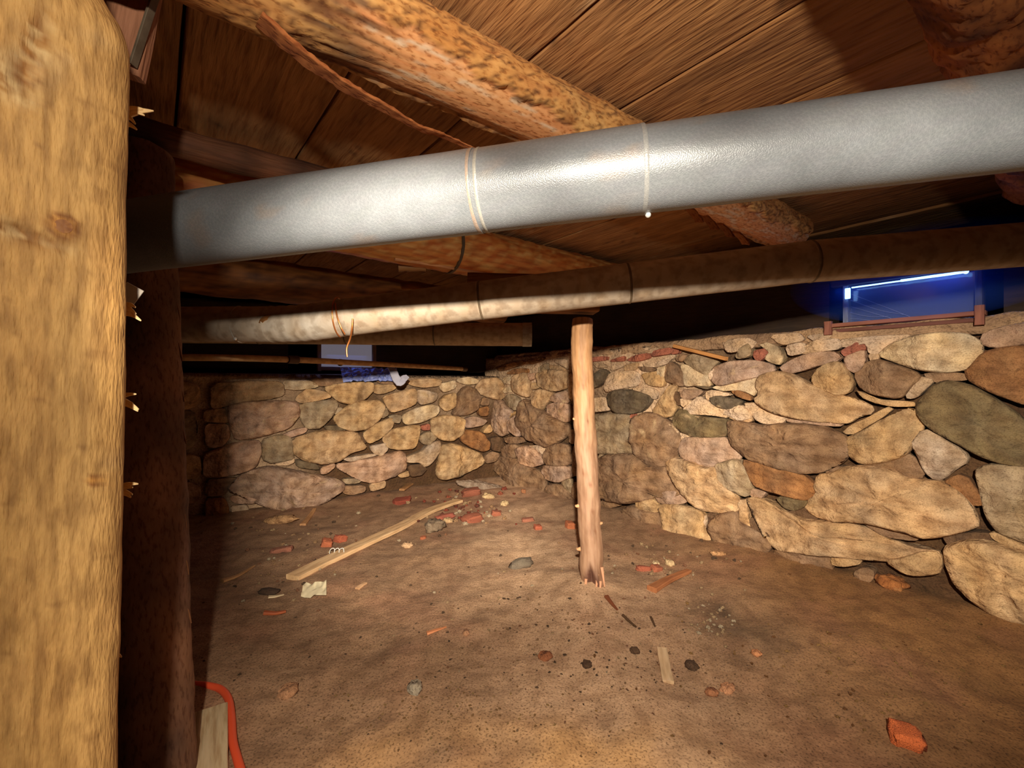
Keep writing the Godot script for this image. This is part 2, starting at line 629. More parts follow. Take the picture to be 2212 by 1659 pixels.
# ---------------------------------------------------------------- stones
var og := Vector2.ZERO      # where the traced outlines of the next stones start, and their scale
var sc := 5.53
var wall_node: Node3D
var wall_is_right := false
var stone_n := 0
var PAL := {
	"tan": Color8(212, 174, 132), "gold": Color8(212, 174, 128), "pink": Color8(210, 170, 142), "pgrey": Color8(196, 162, 138), "grey": Color8(180, 156, 126),
	"brown": Color8(162, 128, 98), "dbrown": Color8(116, 88, 64), "dark": Color8(118, 102, 82), "cream": Color8(230, 202, 164), "mort": Color8(218, 184, 150),
	"brick": Color8(176, 106, 84), "rust": Color8(168, 118, 74), "olive": Color8(132, 112, 80), "pale": Color8(210, 182, 154),
}

func st(kind: String, pts: Array, bulge := 0.30, dust := 0.0, called := "stone"):
	var outline := PackedVector2Array()
	for k in range(0, pts.size(), 2):
		var q := on_wall(og.x + float(pts[k]) / sc, og.y + float(pts[k + 1]) / sc, wall_is_right)
		outline.append(q)
	stone_n += 1
	var c: Color = lin(PAL[kind])
	var j := 1.0 + 0.10 * n1.get_noise_1d(stone_n * 13.0)
	c = Color(c.r * j, c.g * j, c.b * j)
	var flat := kind in ["mort", "brick"]
	var r := rock_from_outline(outline, wall_is_right, bulge, c, float(stone_n), dust)
	var nm := called
	if called == "stone" and kind == "mort": nm = "mortar_patch"
	if called == "stone" and kind == "brick": nm = "brick"
	var o := obj(nm, r[0], M.mortar if flat else M.stone, wall_node)
	o.position = r[1]

func build_stones():
	wall_node = get_node("wall_left")
	wall_is_right = false
	og = Vector2(450, 800)
	st("tan", [40, 160, 500, 120, 880, 140, 900, 300, 700, 350, 420, 370, 240, 420, 40, 470], 0.2, 0.25)
	st("pink", [240, 430, 420, 380, 880, 365, 1050, 380, 1090, 520, 960, 690, 620, 790, 330, 830, 260, 640], 0.3, 0.3)
	st("tan", [-60, 480, 200, 450, 250, 560, 240, 625, 30, 620, -60, 600])
	st("pink", [-40, 640, 240, 640, 265, 780, 180, 900, 60, 930, -40, 890])
	st("pink", [-40, 1000, 60, 960, 300, 870, 600, 830, 640, 960, 560, 1160, 330, 1240, 50, 1275, -60, 1250], 0.32)
	st("grey", [640, 830, 820, 770, 990, 790, 1015, 980, 1020, 1060, 760, 1110, 640, 1060], 0.25, 0.3)
	st("mort", [790, 1120, 1010, 1020, 1040, 1090, 960, 1140, 820, 1135])
	st("pgrey", [380, 1265, 560, 1185, 740, 1145, 1060, 1200, 1320, 1260, 1500, 1290, 1605, 1340, 1590, 1430, 1300, 1590, 1080, 1650, 760, 1640, 420, 1500, 240, 1420], 0.4, 0.25)
	st("brown", [-30, 1300, 340, 1280, 380, 1290, 230, 1420, 190, 1490, -30, 1510])
	st("rust", [-30, 1530, 190, 1520, 245, 1640, 235, 1780, 30, 1790, -40, 1760], 0.3)
	st("pink", [250, 1500, 500, 1490, 720, 1500, 560, 1590, 300, 1590], 0.5)
	st("pale", [260, 1620, 460, 1600, 500, 1700, 300, 1760])
	st("pink", [660, 1660, 900, 1590, 1000, 1600, 760, 1730, 620, 1740])
	st("tan", [1010, 820, 1350, 715, 1770, 735, 1830, 850, 1880, 930, 1690, 985, 1550, 1085, 1380, 1120, 1150, 1075, 1020, 985], 0.3)
	st("grey", [1100, 400, 1520, 345, 1545, 430, 1485, 540, 1340, 690, 1180, 695, 1110, 600, 1085, 480], 0.28, 0.1)
	st("tan", [1060, 310, 1180, 215, 1420, 260, 1480, 320, 1300, 365, 1110, 395, 1040, 360], 0.3, 0.2)
	st("cream", [890, 120, 1220, 120, 1330, 200, 1050, 240, 890, 215])
	st("brown", [1230, 100, 1560, 90, 1900, 100, 1560, 150, 1390, 195, 1260, 170])
	st("gold", [1380, 210, 1560, 150, 1960, 135, 1970, 240, 1870, 345, 1720, 410, 1560, 375, 1460, 290], 0.3)
	st("gold", [1490, 565, 1640, 440, 1760, 375, 2020, 350, 2110, 430, 2055, 570, 1910, 695, 1720, 725, 1550, 665], 0.3)
	st("cream", [1525, 445, 1605, 445, 1590, 520, 1505, 530])
	st("gold", [1830, 765, 2000, 635, 2195, 560, 2215, 660, 2065, 810, 1920, 880], 0.28)
	st("dark", [1030, 1060, 1300, 1120, 1335, 1190, 1060, 1160])
	st("pink", [1340, 1165, 1500, 1105, 1520, 1150, 1420, 1235, 1340, 1240])
	st("grey", [1590, 1300, 1810, 1285, 1820, 1345, 1640, 1360])
	st("brown", [1600, 1380, 1870, 1370, 1880, 1450, 1700, 1490, 1610, 1470])
	st("tan", [1920, 1360, 2120, 1310, 2110, 1400, 1940, 1450])
	st("pink", [870, 775, 1040, 700, 1190, 680, 1160, 745, 1000, 800, 890, 810], 0.4, 0.3)
	st("dark", [1360, 665, 1560, 655, 1660, 710, 1480, 755])
	st("pale", [1590, 1055, 1960, 995, 2035, 1010, 1700, 1095])
	og = Vector2(750, 780)
	st("gold", [310, 275, 595, 285, 565, 345, 420, 395, 320, 390])
	st("tan", [420, 430, 640, 355, 820, 325, 825, 505, 680, 575, 530, 615, 470, 540], 0.25)
	st("pale", [828, 350, 930, 345, 1085, 390, 1045, 485, 880, 525, 828, 470], 0.3, 0.4)
	st("cream", [655, 650, 800, 565, 1000, 515, 1095, 540, 1085, 635, 900, 730, 685, 760], 0.3)
	st("gold", [1105, 470, 1180, 395, 1305, 375, 1295, 545, 1180, 605, 1105, 540])
	st("cream", [1105, 270, 1285, 225, 1305, 320, 1160, 378, 1105, 325], 0.3)
	st("tan", [710, 240, 900, 205, 1120, 215, 1110, 295, 900, 320, 750, 285], 0.3, 0.3)
	st("brown", [340, 240, 520, 215, 600, 270, 560, 282, 400, 270])
	st("cream", [1310, 215, 1440, 185, 1585, 230, 1540, 272, 1430, 285, 1330, 255])
	st("brown", [1305, 420, 1400, 300, 1520, 325, 1590, 430, 1545, 575, 1420, 648, 1250, 645, 1305, 540], 0.4)
	st("tan", [1535, 315, 1600, 215, 1800, 195, 1865, 300, 1895, 400, 1830, 468, 1680, 435, 1550, 375], 0.32, 0.1)
	st("gold", [995, 695, 1150, 645, 1330, 662, 1405, 700, 1375, 875, 1230, 958, 1110, 935, 1005, 845], 0.32)
	st("brick", [865, 780, 985, 745, 990, 825, 900, 830], 0.3)
	st("grey", [855, 905, 940, 845, 1040, 855, 1075, 920, 960, 1008, 880, 975], 0.35)
	st("gold", [420, 935, 530, 815, 760, 765, 865, 765, 845, 925, 800, 1038, 620, 1058, 490, 1035], 0.28)
	st("pale", [700, 1150, 900, 1065, 960, 1000, 1105, 945, 1118, 1060, 1005, 1225, 920, 1268, 860, 1205, 710, 1210], 0.3)
	st("gold", [1125, 1010, 1250, 982, 1420, 1035, 1595, 1108, 1638, 1215, 1500, 1290, 1300, 1380, 1110, 1410, 1062, 1340, 1095, 1180], 0.38)
	st("pink", [-110, 1225, 20, 1215, 300, 1155, 620, 1070, 685, 1115, 695, 1285, 560, 1375, 300, 1458, 150, 1418, 0, 1338, -110, 1275], 0.28)
	st("dbrown", [720, 1250, 880, 1225, 955, 1290, 885, 1358, 750, 1385])
	st("gold", [595, 1365, 740, 1305, 748, 1375, 640, 1395])
	st("rust", [1345, 905, 1430, 815, 1600, 845, 1690, 960, 1695, 1055, 1600, 1078, 1480, 1035, 1370, 965], 0.4)
	st("dbrown", [1695, 930, 1800, 895, 1878, 1010, 1838, 1085, 1725, 1065], 0.4)
	st("pgrey", [1395, 690, 1500, 655, 1680, 710, 1620, 765, 1480, 795, 1405, 795], 0.35)
	st("gold", [1615, 855, 1700, 745, 1735, 830, 1685, 865])
	st("rust", [1565, 560, 1690, 535, 1685, 655, 1578, 655])
	st("brown", [1635, 1145, 1720, 1075, 1825, 1108, 1775, 1192, 1655, 1225], 0.4)
	st("brown", [1640, 430, 1700, 480, 1690, 530, 1590, 530, 1580, 460])
	st("grey", [490, 665, 560, 635, 655, 655, 625, 745, 560, 738])
	st("pale", [265, 1015, 480, 975, 488, 1050, 405, 1148, 295, 1085], 0.35)
	st("grey", [398, 605, 470, 550, 498, 640, 420, 690])
	st("dbrown", [140, 850, 210, 880, 240, 960, 190, 1000, 150, 920])
	# a few courses that lie in the dark behind the posts
	og = Vector2(300, 800)
	st("tan", [0, 150, 560, 130, 720, 200, 720, 430, 300, 520, 0, 480])
	st("pink", [-700, 160, -50, 140, -40, 500, -380, 560, -720, 500])
	st("grey", [0, 520, 640, 470, 700, 700, 640, 930, 260, 980, -20, 860])
	st("brown", [-760, 540, -60, 540, -60, 900, -400, 1000, -760, 960])
	st("tan", [0, 1020, 720, 1000, 740, 1280, 200, 1330, -40, 1260])
	st("pgrey", [-800, 1050, -80, 1030, -80, 1400, -500, 1460, -820, 1420])
	st("pink", [-40, 1350, 700, 1330, 740, 1560, 100, 1680, -60, 1640])

	wall_node = get_node("wall_right")
	wall_is_right = true
	og = Vector2(1000, 760)
	sc = 4.148
	st("pgrey", [228, 560, 252, 448, 322, 425, 442, 540, 405, 605, 402, 725, 350, 755, 265, 685], 0.25)
	st("gold", [318, 470, 345, 455, 445, 545, 410, 600], 0.5)
	st("tan", [435, 260, 480, 205, 570, 185, 602, 260, 602, 405, 540, 395, 470, 355, 438, 300], 0.32)
	st("gold", [600, 290, 655, 270, 690, 320, 620, 345])
	st("pink", [575, 195, 660, 190, 640, 240, 605, 260])
	st("tan", [655, 200, 720, 168, 820, 158, 935, 175, 945, 322, 830, 355, 740, 335, 675, 305], 0.25, 0.35)
	st("tan", [618, 370, 700, 330, 805, 368, 762, 455, 690, 535, 635, 472], 0.3)
	st("pgrey", [768, 432, 850, 365, 945, 350, 950, 465, 800, 445], 0.3, 0.3)
	st("pink", [748, 480, 860, 445, 950, 475, 950, 635, 860, 605, 757, 562], 0.2, 0.4)
	st("brown", [488, 625, 520, 465, 570, 425, 700, 520, 860, 610, 955, 660, 955, 725, 860, 805, 750, 855, 650, 805, 548, 745], 0.36, 0.12)
	st("grey", [378, 400, 440, 375, 512, 418, 482, 535, 400, 475], 0.3)
	st("pgrey", [408, 625, 488, 560, 542, 700, 500, 765, 418, 705], 0.3)
	st("brown", [360, 775, 430, 760, 540, 765, 530, 820, 400, 825])
	st("pink", [478, 870, 560, 838, 640, 868, 722, 950, 722, 1002, 620, 1035, 518, 995], 0.32)
	st("brown", [346, 882, 400, 828, 492, 828, 482, 955, 378, 955], 0.36)
	st("pale", [578, 842, 680, 836, 765, 868, 730, 925, 640, 872])
	st("brown", [728, 925, 780, 848, 880, 815, 975, 845, 975, 1005, 880, 1025, 756, 1005], 0.36)
	st("pgrey", [706, 1072, 740, 1010, 965, 1025, 980, 1115, 860, 1175, 756, 1142], 0.36)
	st("grey", [880, 1170, 970, 1128, 985, 1265, 918, 1245])
	st("brown", [738, 1262, 780, 1185, 870, 1185, 985, 1280, 990, 1430, 820, 1385, 738, 1315], 0.3)
	st("brown", [262, 1030, 298, 945, 450, 942, 560, 1018, 702, 1078, 738, 1200, 685, 1318, 580, 1298, 468, 1185, 335, 1105], 0.32)
	st("dbrown", [300, 1110, 460, 1180, 480, 1330, 380, 1400, 280, 1250], 0.3)
	st("dbrown", [470, 1185, 565, 1200, 575, 1300, 480, 1345])
	st("pgrey", [755, 1535, 850, 1485, 965, 1498, 1008, 1560, 965, 1625, 775, 1608], 0.35)
	st("grey", [676, 140, 760, 95, 775, 150, 690, 195])
	st("tan", [770, 115, 900, 135, 940, 180, 780, 160])
	st("pale", [800, 80, 935, 60, 945, 165, 905, 130])
	st("rust", [290, 140, 420, 108, 555, 78, 545, 112, 430, 152, 330, 175], 0.5)
	st("rust", [385, 192, 470, 148, 582, 148, 585, 192, 420, 202], 0.5)
	st("rust", [560, 75, 740, 50, 700, 85, 610, 115], 0.5)
	st("cream", [356, 238, 432, 215, 435, 292, 370, 285])
	st("cream", [346, 325, 440, 305, 445, 362, 370, 372])
	st("brown", [950, 700, 1030, 690, 1060, 800, 960, 830])
	st("tan", [950, 200, 1040, 190, 1070, 400, 950, 440])
	st("brown", [985, 850, 1060, 840, 1080, 1100, 990, 1110])
	st("brown", [990, 1180, 1100, 1150, 1110, 1450, 1000, 1450])
	og = Vector2(1270, 730)
	sc = 5.53
	st("brick", [-60, 240, 240, 215, 240, 270, -60, 292], 0.5)
	st("brick", [270, 262, 430, 215, 455, 235, 440, 280, 280, 285], 0.5)
	st("brick", [455, 272, 560, 205, 745, 178, 745, 242, 600, 285], 0.5)
	st("brick", [755, 212, 800, 148, 995, 112, 995, 192, 800, 224], 0.5)
	st("brick", [1005, 128, 1080, 105, 1090, 182, 1005, 200], 0.5)
	st("dark", [70, 440, 180, 365, 285, 430, 222, 515, 80, 605, 70, 520], 0.4)
	st("dark", [236, 680, 320, 628, 500, 615, 725, 680, 765, 745, 665, 878, 500, 908, 355, 895, 265, 795], 0.42, 0.05)
	st("mort", [500, 608, 740, 588, 845, 640, 805, 745, 720, 690])
	st("gold", [765, 875, 870, 738, 985, 552, 1075, 578, 1025, 680, 1065, 825, 1005, 938, 900, 948], 0.34)
	st("gold", [645, 430, 840, 395, 925, 480, 905, 588, 740, 568, 675, 505], 0.36)
	st("brown", [915, 425, 955, 300, 1020, 285, 1120, 375, 1155, 490, 1145, 588, 915, 508], 0.3)
	st("grey", [1150, 262, 1260, 185, 1500, 215, 1565, 292, 1485, 355, 1440, 462, 1300, 385, 1180, 305], 0.3, 0.1)
	st("cream", [1105, 308, 1250, 338, 1400, 365, 1445, 475, 1485, 580, 1280, 565, 1160, 585, 1150, 450], 0.2, 0.3)
	st("dark", [1245, 560, 1340, 525, 1488, 592, 1420, 618], 0.5)
	st("pgrey", [1505, 352, 1700, 278, 2000, 265, 2200, 318, 2225, 400, 2000, 475, 1600, 575, 1525, 545, 1475, 475], 0.3, 0.1)
	st("rust", [1715, 642, 1780, 612, 1945, 680, 1955, 755, 1800, 705], 0.6)
	st("dark", [1445, 722, 1560, 688, 1720, 718, 1845, 740, 1785, 835, 1660, 855, 1515, 805], 0.4, 0.28)
	st("mort", [1400, 648, 1500, 618, 1745, 680, 1560, 705, 1430, 755])
	st("dbrown", [1022, 640, 1082, 648, 1112, 805, 1058, 795], 0.6)
	st("pgrey", [1092, 610, 1385, 628, 1305, 705, 1200, 745, 1112, 705], 0.25, 0.2)
	st("mort", [1155, 832, 1340, 688, 1445, 760, 1560, 835, 1765, 872, 1665, 955, 1500, 925, 1160, 905])
	st("mort", [1110, 720, 1210, 740, 1250, 770, 1160, 835, 1110, 800])
	st("olive", [1015, 975, 1100, 845, 1180, 855, 1260, 928, 1560, 958, 1685, 968, 1690, 1085, 1645, 1178, 1300, 1188, 1135, 1125, 1035, 1045], 0.36, 0.3)
	st("brown", [562, 1085, 600, 945, 720, 892, 860, 925, 1000, 1020, 1105, 1180, 1105, 1285, 1042, 1448, 900, 1540, 755, 1528, 635, 1405, 575, 1255], 0.36, 0.35)
	st("grey", [40, 915, 460, 905, 505, 950, 570, 1085, 602, 1355, 340, 1382, 40, 1375], 0.2, 0.3)
	st("brick", [508, 918, 595, 905, 555, 1025, 508, 1015])
	st("pgrey", [1112, 1292, 1160, 1195, 1400, 1178, 1665, 1188, 1688, 1285, 1850, 1435, 1565, 1505, 1440, 1558, 1275, 1495, 1145, 1425], 0.28, 0.15)
	st("mort", [60, 715, 232, 705, 285, 865, 60, 890])
	st("mort", [215, 560, 300, 395, 605, 395, 625, 565, 420, 605, 235, 650])
	st("pale", [278, 342, 420, 285, 425, 342, 288, 405], 0.5)
	st("brown", [590, 340, 805, 355, 785, 405, 640, 395], 0.4)
	st("cream", [838, 348, 945, 335, 905, 505, 828, 485])
	st("pale", [60, 300, 205, 308, 228, 352, 120, 365])
	st("tan", [425, 332, 615, 285, 585, 375, 450, 405], 0.3, 0.3)
	st("mort", [655, 290, 880, 285, 1000, 200, 1050, 210, 960, 300, 840, 350, 680, 345])
	st("brown", [1050, 230, 1120, 180, 1200, 210, 1140, 290, 1060, 275], 0.5)
	st("mort", [855, 1000, 985, 995, 1085, 1110, 1085, 1205, 900, 1245, 825, 1185], 0.45)
	st("mort", [1445, 440, 1520, 355, 1585, 525, 1475, 525], 0.4)
	st("tan", [1665, 942, 1960, 925, 1960, 1000, 1840, 1018], 0.3)
	st("mort", [1100, 1120, 1140, 1130, 1260, 1190, 1240, 1250, 1130, 1250])
	st("mort", [1400, 760, 1480, 790, 1700, 870, 1900, 830, 2010, 760, 2080, 800, 1960, 920, 1690, 940, 1500, 850])
	og = Vector2(1270, 960)
	st("brown", [125, 250, 160, 185, 240, 125, 600, 105, 740, 252, 930, 255, 1045, 440, 1125, 565, 960, 645, 820, 612, 720, 655, 500, 698, 250, 658, 130, 585], 0.3)
	st("grey", [200, 120, 140, 110, 120, 210, 150, 220])
	st("pgrey", [805, 622, 930, 555, 1110, 555, 1198, 655, 1155, 708, 870, 708], 0.28)
	st("gold", [582, 662, 720, 635, 800, 658, 868, 730, 848, 808, 700, 812, 605, 745], 0.45)
	st("tan", [942, 230, 1060, 155, 1200, 185, 1400, 268, 1545, 278, 1562, 440, 1700, 528, 1798, 640, 1788, 788, 1600, 812, 1400, 792, 1235, 690, 1102, 515], 0.34)
	st("grey", [1532, 240, 1740, 175, 1835, 185, 1905, 300, 1968, 440, 1992, 512, 1925, 608, 1860, 618, 1572, 462, 1545, 330], 0.34)
	st("tan", [1800, 668, 1915, 658, 1915, 850, 1955, 1010, 1880, 955, 1815, 915], 0.35)
	st("brown", [1492, 900, 1580, 835, 1785, 795, 1825, 930, 2085, 1060, 2210, 1205, 2085, 1345, 1900, 1420, 1650, 1340, 1545, 1180, 1482, 1000], 0.38)
	st("gold", [866, 728, 1000, 705, 1300, 775, 1395, 830, 1385, 1010, 1475, 1080, 1510, 1220, 1200, 1240, 955, 1190, 915, 950], 0.3)
	st("brown", [312, 930, 400, 795, 560, 712, 740, 812, 862, 812, 905, 1000, 938, 1200, 700, 1220, 690, 1060, 400, 1025, 325, 995], 0.32)
	st("pale", [335, 1060, 460, 1015, 640, 1015, 706, 1080, 665, 1190, 560, 1215, 350, 1160], 0.35)
	st("brown", [155, 655, 420, 720, 300, 755, 160, 755], 0.4)
	st("pale", [1355, 850, 1415, 845, 1418, 1005, 1368, 965], 0.5)
	st("dbrown", [1418, 818, 1565, 818, 1485, 900, 1462, 985])
	st("pgrey", [1900, 500, 2135, 560, 2085, 645, 1960, 645])
	st("dbrown", [1935, 865, 2065, 930, 2210, 1130, 2185, 1190, 1960, 1005])
	st("dbrown", [120, 780, 330, 800, 310, 1000, 340, 1200, 120, 1180])
	og = Vector2(1560, 720)
	st("tan", [415, 620, 478, 505, 700, 455, 920, 515, 1070, 615, 1200, 675, 1400, 735, 1600, 785, 1788, 880, 1745, 958, 1640, 978, 1580, 1008, 1500, 1068, 1250, 1058, 1000, 1035, 700, 968, 555, 905, 412, 800, 475, 720], 0.3, 0.05)
	st("pgrey", [685, 420, 760, 352, 1000, 245, 1335, 212, 1425, 280, 1405, 325, 1150, 388, 1000, 438, 800, 485], 0.36)
	st("gold", [1072, 545, 1150, 415, 1300, 345, 1435, 345, 1505, 450, 1578, 560, 1545, 690, 1400, 748, 1275, 698, 1122, 645], 0.4)
	st("brick", [1412, 212, 1600, 105, 1705, 108, 1725, 200, 1475, 285], 0.4)
	st("pgrey", [1452, 285, 1705, 192, 1718, 320, 1675, 425, 1578, 478, 1475, 405], 0.34)
	st("brown", [95, 1060, 200, 1045, 500, 1105, 720, 1078, 1000, 1085, 1250, 1125, 1445, 1225, 1488, 1290, 1478, 1485, 1365, 1570, 1180, 1652, 900, 1660, 590, 1580, 390, 1520, 232, 1425, 122, 1290], 0.36, 0.03)
	st("gold", [1435, 1190, 1520, 1105, 1760, 995, 1960, 882, 2048, 898, 1905, 1015, 1700, 1135, 1560, 1210], 0.45)
	st("gold", [1485, 1250, 1700, 1160, 1900, 1040, 2212, 895, 2355, 945, 2412, 1100, 2350, 1255, 2205, 1450, 2000, 1522, 1700, 1562, 1560, 1490, 1490, 1370], 0.34)
	st("cream", [435, 150, 540, 105, 685, 165, 728, 280, 695, 378, 600, 355, 500, 305, 585, 220, 540, 170], 0.5, 0.0, "mortar_patch")
	st("grey", [152, 270, 225, 175, 330, 112, 358, 250, 282, 295, 190, 305], 0.45, 0.4)
	st("brick", [380, 205, 545, 175, 578, 230, 440, 345, 375, 290], 0.25)
	st("cream", [-130, 640, 200, 580, 440, 515, 435, 640, 385, 755, 300, 705, 200, 680, 0, 690], 0.22, 0.0, "mortar_patch")
	st("mort", [405, 830, 560, 905, 720, 972, 905, 972, 750, 1022, 722, 1085, 480, 1078, 380, 1005, 255, 845], 0.3)
	st("mort", [-20, 900, 260, 850, 380, 1000, 230, 1050, 60, 985, -60, 960], 0.3)
	st("pgrey", [745, 1020, 850, 985, 1000, 1030, 1455, 1080, 1400, 1115, 1000, 1085, 800, 1065])
	st("mort", [912, 245, 975, 165, 1100, 85, 1400, 55, 1425, 180, 1300, 205, 1000, 245], 0.25)
	st("mort", [0, 90, 300, 50, 420, 110, 340, 190, 60, 240], 0.22)
	st("mort", [560, 25, 900, -15, 1000, 80, 720, 150], 0.3)
	st("mort", [750, 150, 980, 100, 1000, 235, 790, 275], 0.22)
	st("pale", [1000, 30, 1300, -10, 1385, 60, 1120, 105], 0.3)
	og = Vector2(1812, 680)
	st("cream", [482, 480, 640, 345, 900, 255, 1200, 215, 1500, 225, 1690, 315, 1712, 450, 1660, 590, 1480, 660, 1240, 692, 940, 652, 755, 590, 552, 515], 0.42)
	st("brown", [192, 720, 320, 575, 480, 535, 620, 575, 920, 678, 995, 760, 860, 855, 785, 968, 680, 998, 400, 945, 252, 865], 0.36)
	st("pale", [822, 800, 900, 715, 990, 738, 1155, 778, 1085, 855, 940, 985, 805, 1008], 0.35)
	st("gold", [212, 900, 300, 930, 420, 1008, 900, 1038, 925, 1095, 640, 1098, 435, 1055, 292, 995], 0.4)
	st("olive", [945, 1080, 1060, 955, 1180, 835, 1330, 795, 1600, 855, 1900, 1025, 2120, 1175, 2300, 1350, 2500, 1500, 2600, 1770, 2400, 1815, 2200, 1800, 1900, 1750, 1640, 1652, 1400, 1512, 1095, 1352, 970, 1205], 0.34)
	st("rust", [1510, 680, 1615, 585, 1745, 445, 2000, 392, 2300, 375, 2500, 418, 2500, 1060, 2240, 1072, 1900, 952, 1695, 862, 1555, 768], 0.34)
	st("pgrey", [1735, 375, 1690, 250, 1900, 155, 2212, 95, 2450, 75, 2450, 345, 2212, 355, 1900, 395], 0.3, 0.2)
	st("tan", [352, 480, 460, 435, 495, 520, 380, 565])
	st("mort", [0, 300, 340, 260, 700, 240, 900, 235, 640, 335, 480, 470, 360, 480, 330, 330, 40, 400])
	st("brown", [1000, 695, 1500, 690, 1545, 785, 1330, 790, 1180, 815, 1080, 780])
	og = Vector2(1812, 900)
	st("tan", [-215, 692, -44, 678, 86, 605, 306, 592, 600, 632, 705, 675, 800, 735, 1050, 762, 1240, 782, 1405, 898, 1545, 1038, 1608, 1180, 1650, 1285, 1300, 1392, 1020, 1432, 855, 1372, 555, 1300, 335, 1258, 140, 1248, -100, 1230, -250, 1185, -395, 1065, -335, 1000, -230, 915, -272, 838], 0.3)
	st("grey", [1640, 645, 1800, 575, 2000, 592, 2300, 615, 2500, 700, 2500, 1572, 2212, 1482, 1900, 1362, 1770, 1185, 1695, 900], 0.36, 0.05)
	st("rust", [1245, 785, 1430, 685, 1565, 735, 1705, 950, 1728, 1065, 1560, 1048, 1400, 885], 0.4)
	st("pale", [890, 312, 980, 185, 1060, 155, 1200, 215, 1555, 445, 1540, 545, 1385, 628, 1275, 728, 1180, 770, 1055, 685, 985, 545], 0.4, 0.1)
	st("gold", [1795, 1395, 1880, 1375, 2212, 1525, 2400, 1600, 2400, 1710, 2100, 1600, 1845, 1455], 0.5)
	st("brown", [240, 560, 860, 415, 1045, 725, 780, 745, 600, 645], 0.15)
	og = Vector2(1560, 960)
	st("tan", [335, 660, 420, 635, 560, 672, 760, 795, 1000, 892, 1250, 912, 1560, 942, 1760, 1015, 1900, 1105, 2100, 1172, 2260, 1232, 2500, 1255, 2570, 1335, 2400, 1370, 2200, 1370, 1960, 1382, 1700, 1362, 1300, 1322, 1100, 1302, 855, 1270, 682, 1250, 572, 1145, 492, 1000, 432, 900], 0.34)
	st("rust", [262, 185, 420, 205, 640, 265, 870, 315, 1035, 398, 1138, 540, 1065, 648, 960, 658, 740, 598, 535, 538, 382, 475], 0.36)
	st("olive", [645, 645, 740, 605, 1035, 668, 1002, 745, 860, 798, 735, 745], 0.4)
	st("brown", [632, 1260, 760, 1255, 1100, 1308, 1280, 1328, 1320, 1425, 1290, 1580, 1000, 1580, 680, 1560, 630, 1390], 0.3)
	st("gold", [1305, 1330, 1400, 1325, 1668, 1365, 1645, 1435, 1450, 1458, 1315, 1440], 0.4)
	st("brown", [1640, 900, 1850, 855, 2212, 1005, 2410, 1075, 2300, 1155, 1950, 1105, 1795, 1010], 0.15)
	st("dbrown", [775, 800, 900, 785, 1010, 738, 1165, 850, 1105, 915, 855, 872], 0.2)
	st("brown", [1210, 330, 1340, 260, 1500, 270, 1350, 345])
	og = Vector2(1812, 1080)
	st("gold", [552, 720, 760, 685, 1000, 612, 1185, 615, 1238, 700, 1228, 870, 1000, 902, 835, 892, 670, 808], 0.4)
	st("gold", [1282, 560, 1500, 490, 1700, 470, 2000, 552, 2300, 632, 2500, 700, 2500, 1720, 2212, 1515, 1900, 1395, 1630, 1212, 1405, 1005, 1288, 740], 0.34)
	st("brown", [190, 850, 300, 795, 430, 850, 408, 960, 300, 1020, 190, 955], 0.4)
	st("rust", [532, 985, 640, 955, 770, 1060, 725, 1150, 592, 1090], 0.35)
	st("dbrown", [1245, 420, 1600, 378, 1800, 398, 1855, 480, 1500, 500, 1290, 545], 0.25)
	# the wall goes on past the frame
	og = Vector2(2212, 700)
	st("grey", [60, 100, 900, -100, 1000, 900, 300, 1000, 60, 700])
	st("tan", [80, 1100, 900, 1000, 1100, 2200, 400, 2300, 80, 1900])

# ---------------------------------------------------------------- sills, ceiling, joists
func wood_tint(base: Color, dark: Color, amount: float, seed_: float) -> Callable:
	return func(f, d, p):
		var g: float = n2.get_noise_3d(f * 3.0 + seed_, d * 0.5, seed_) + 0.6 * n3.get_noise_3d(f * 2.4, d * 0.18, seed_)
		var c := base.lerp(dark, clampf(0.5 * amount + amount * g, 0.0, 1.0))
		return c

func along_joist(d: float, t: float, h: float) -> Vector3:   # d across the joists, t along them, h above the lens
	return Vector3(0.614, 0, 0.789) * d + Vector3(0.789, 0, -0.614) * t + Vector3.UP * (EYE + h)

func log_mesh(d: float, h: float, r: float, t0: float, t1: float, disp, tint, n := 40, step := 0.03, d1 := NAN) -> ArrayMesh:
	if is_nan(d1): d1 = d
	return sweep(seg(along_joist(d, t0, h), along_joist(d1, t1, h), int((t1 - t0) / step)), circle(n, r), Vector3.UP, disp, tint)

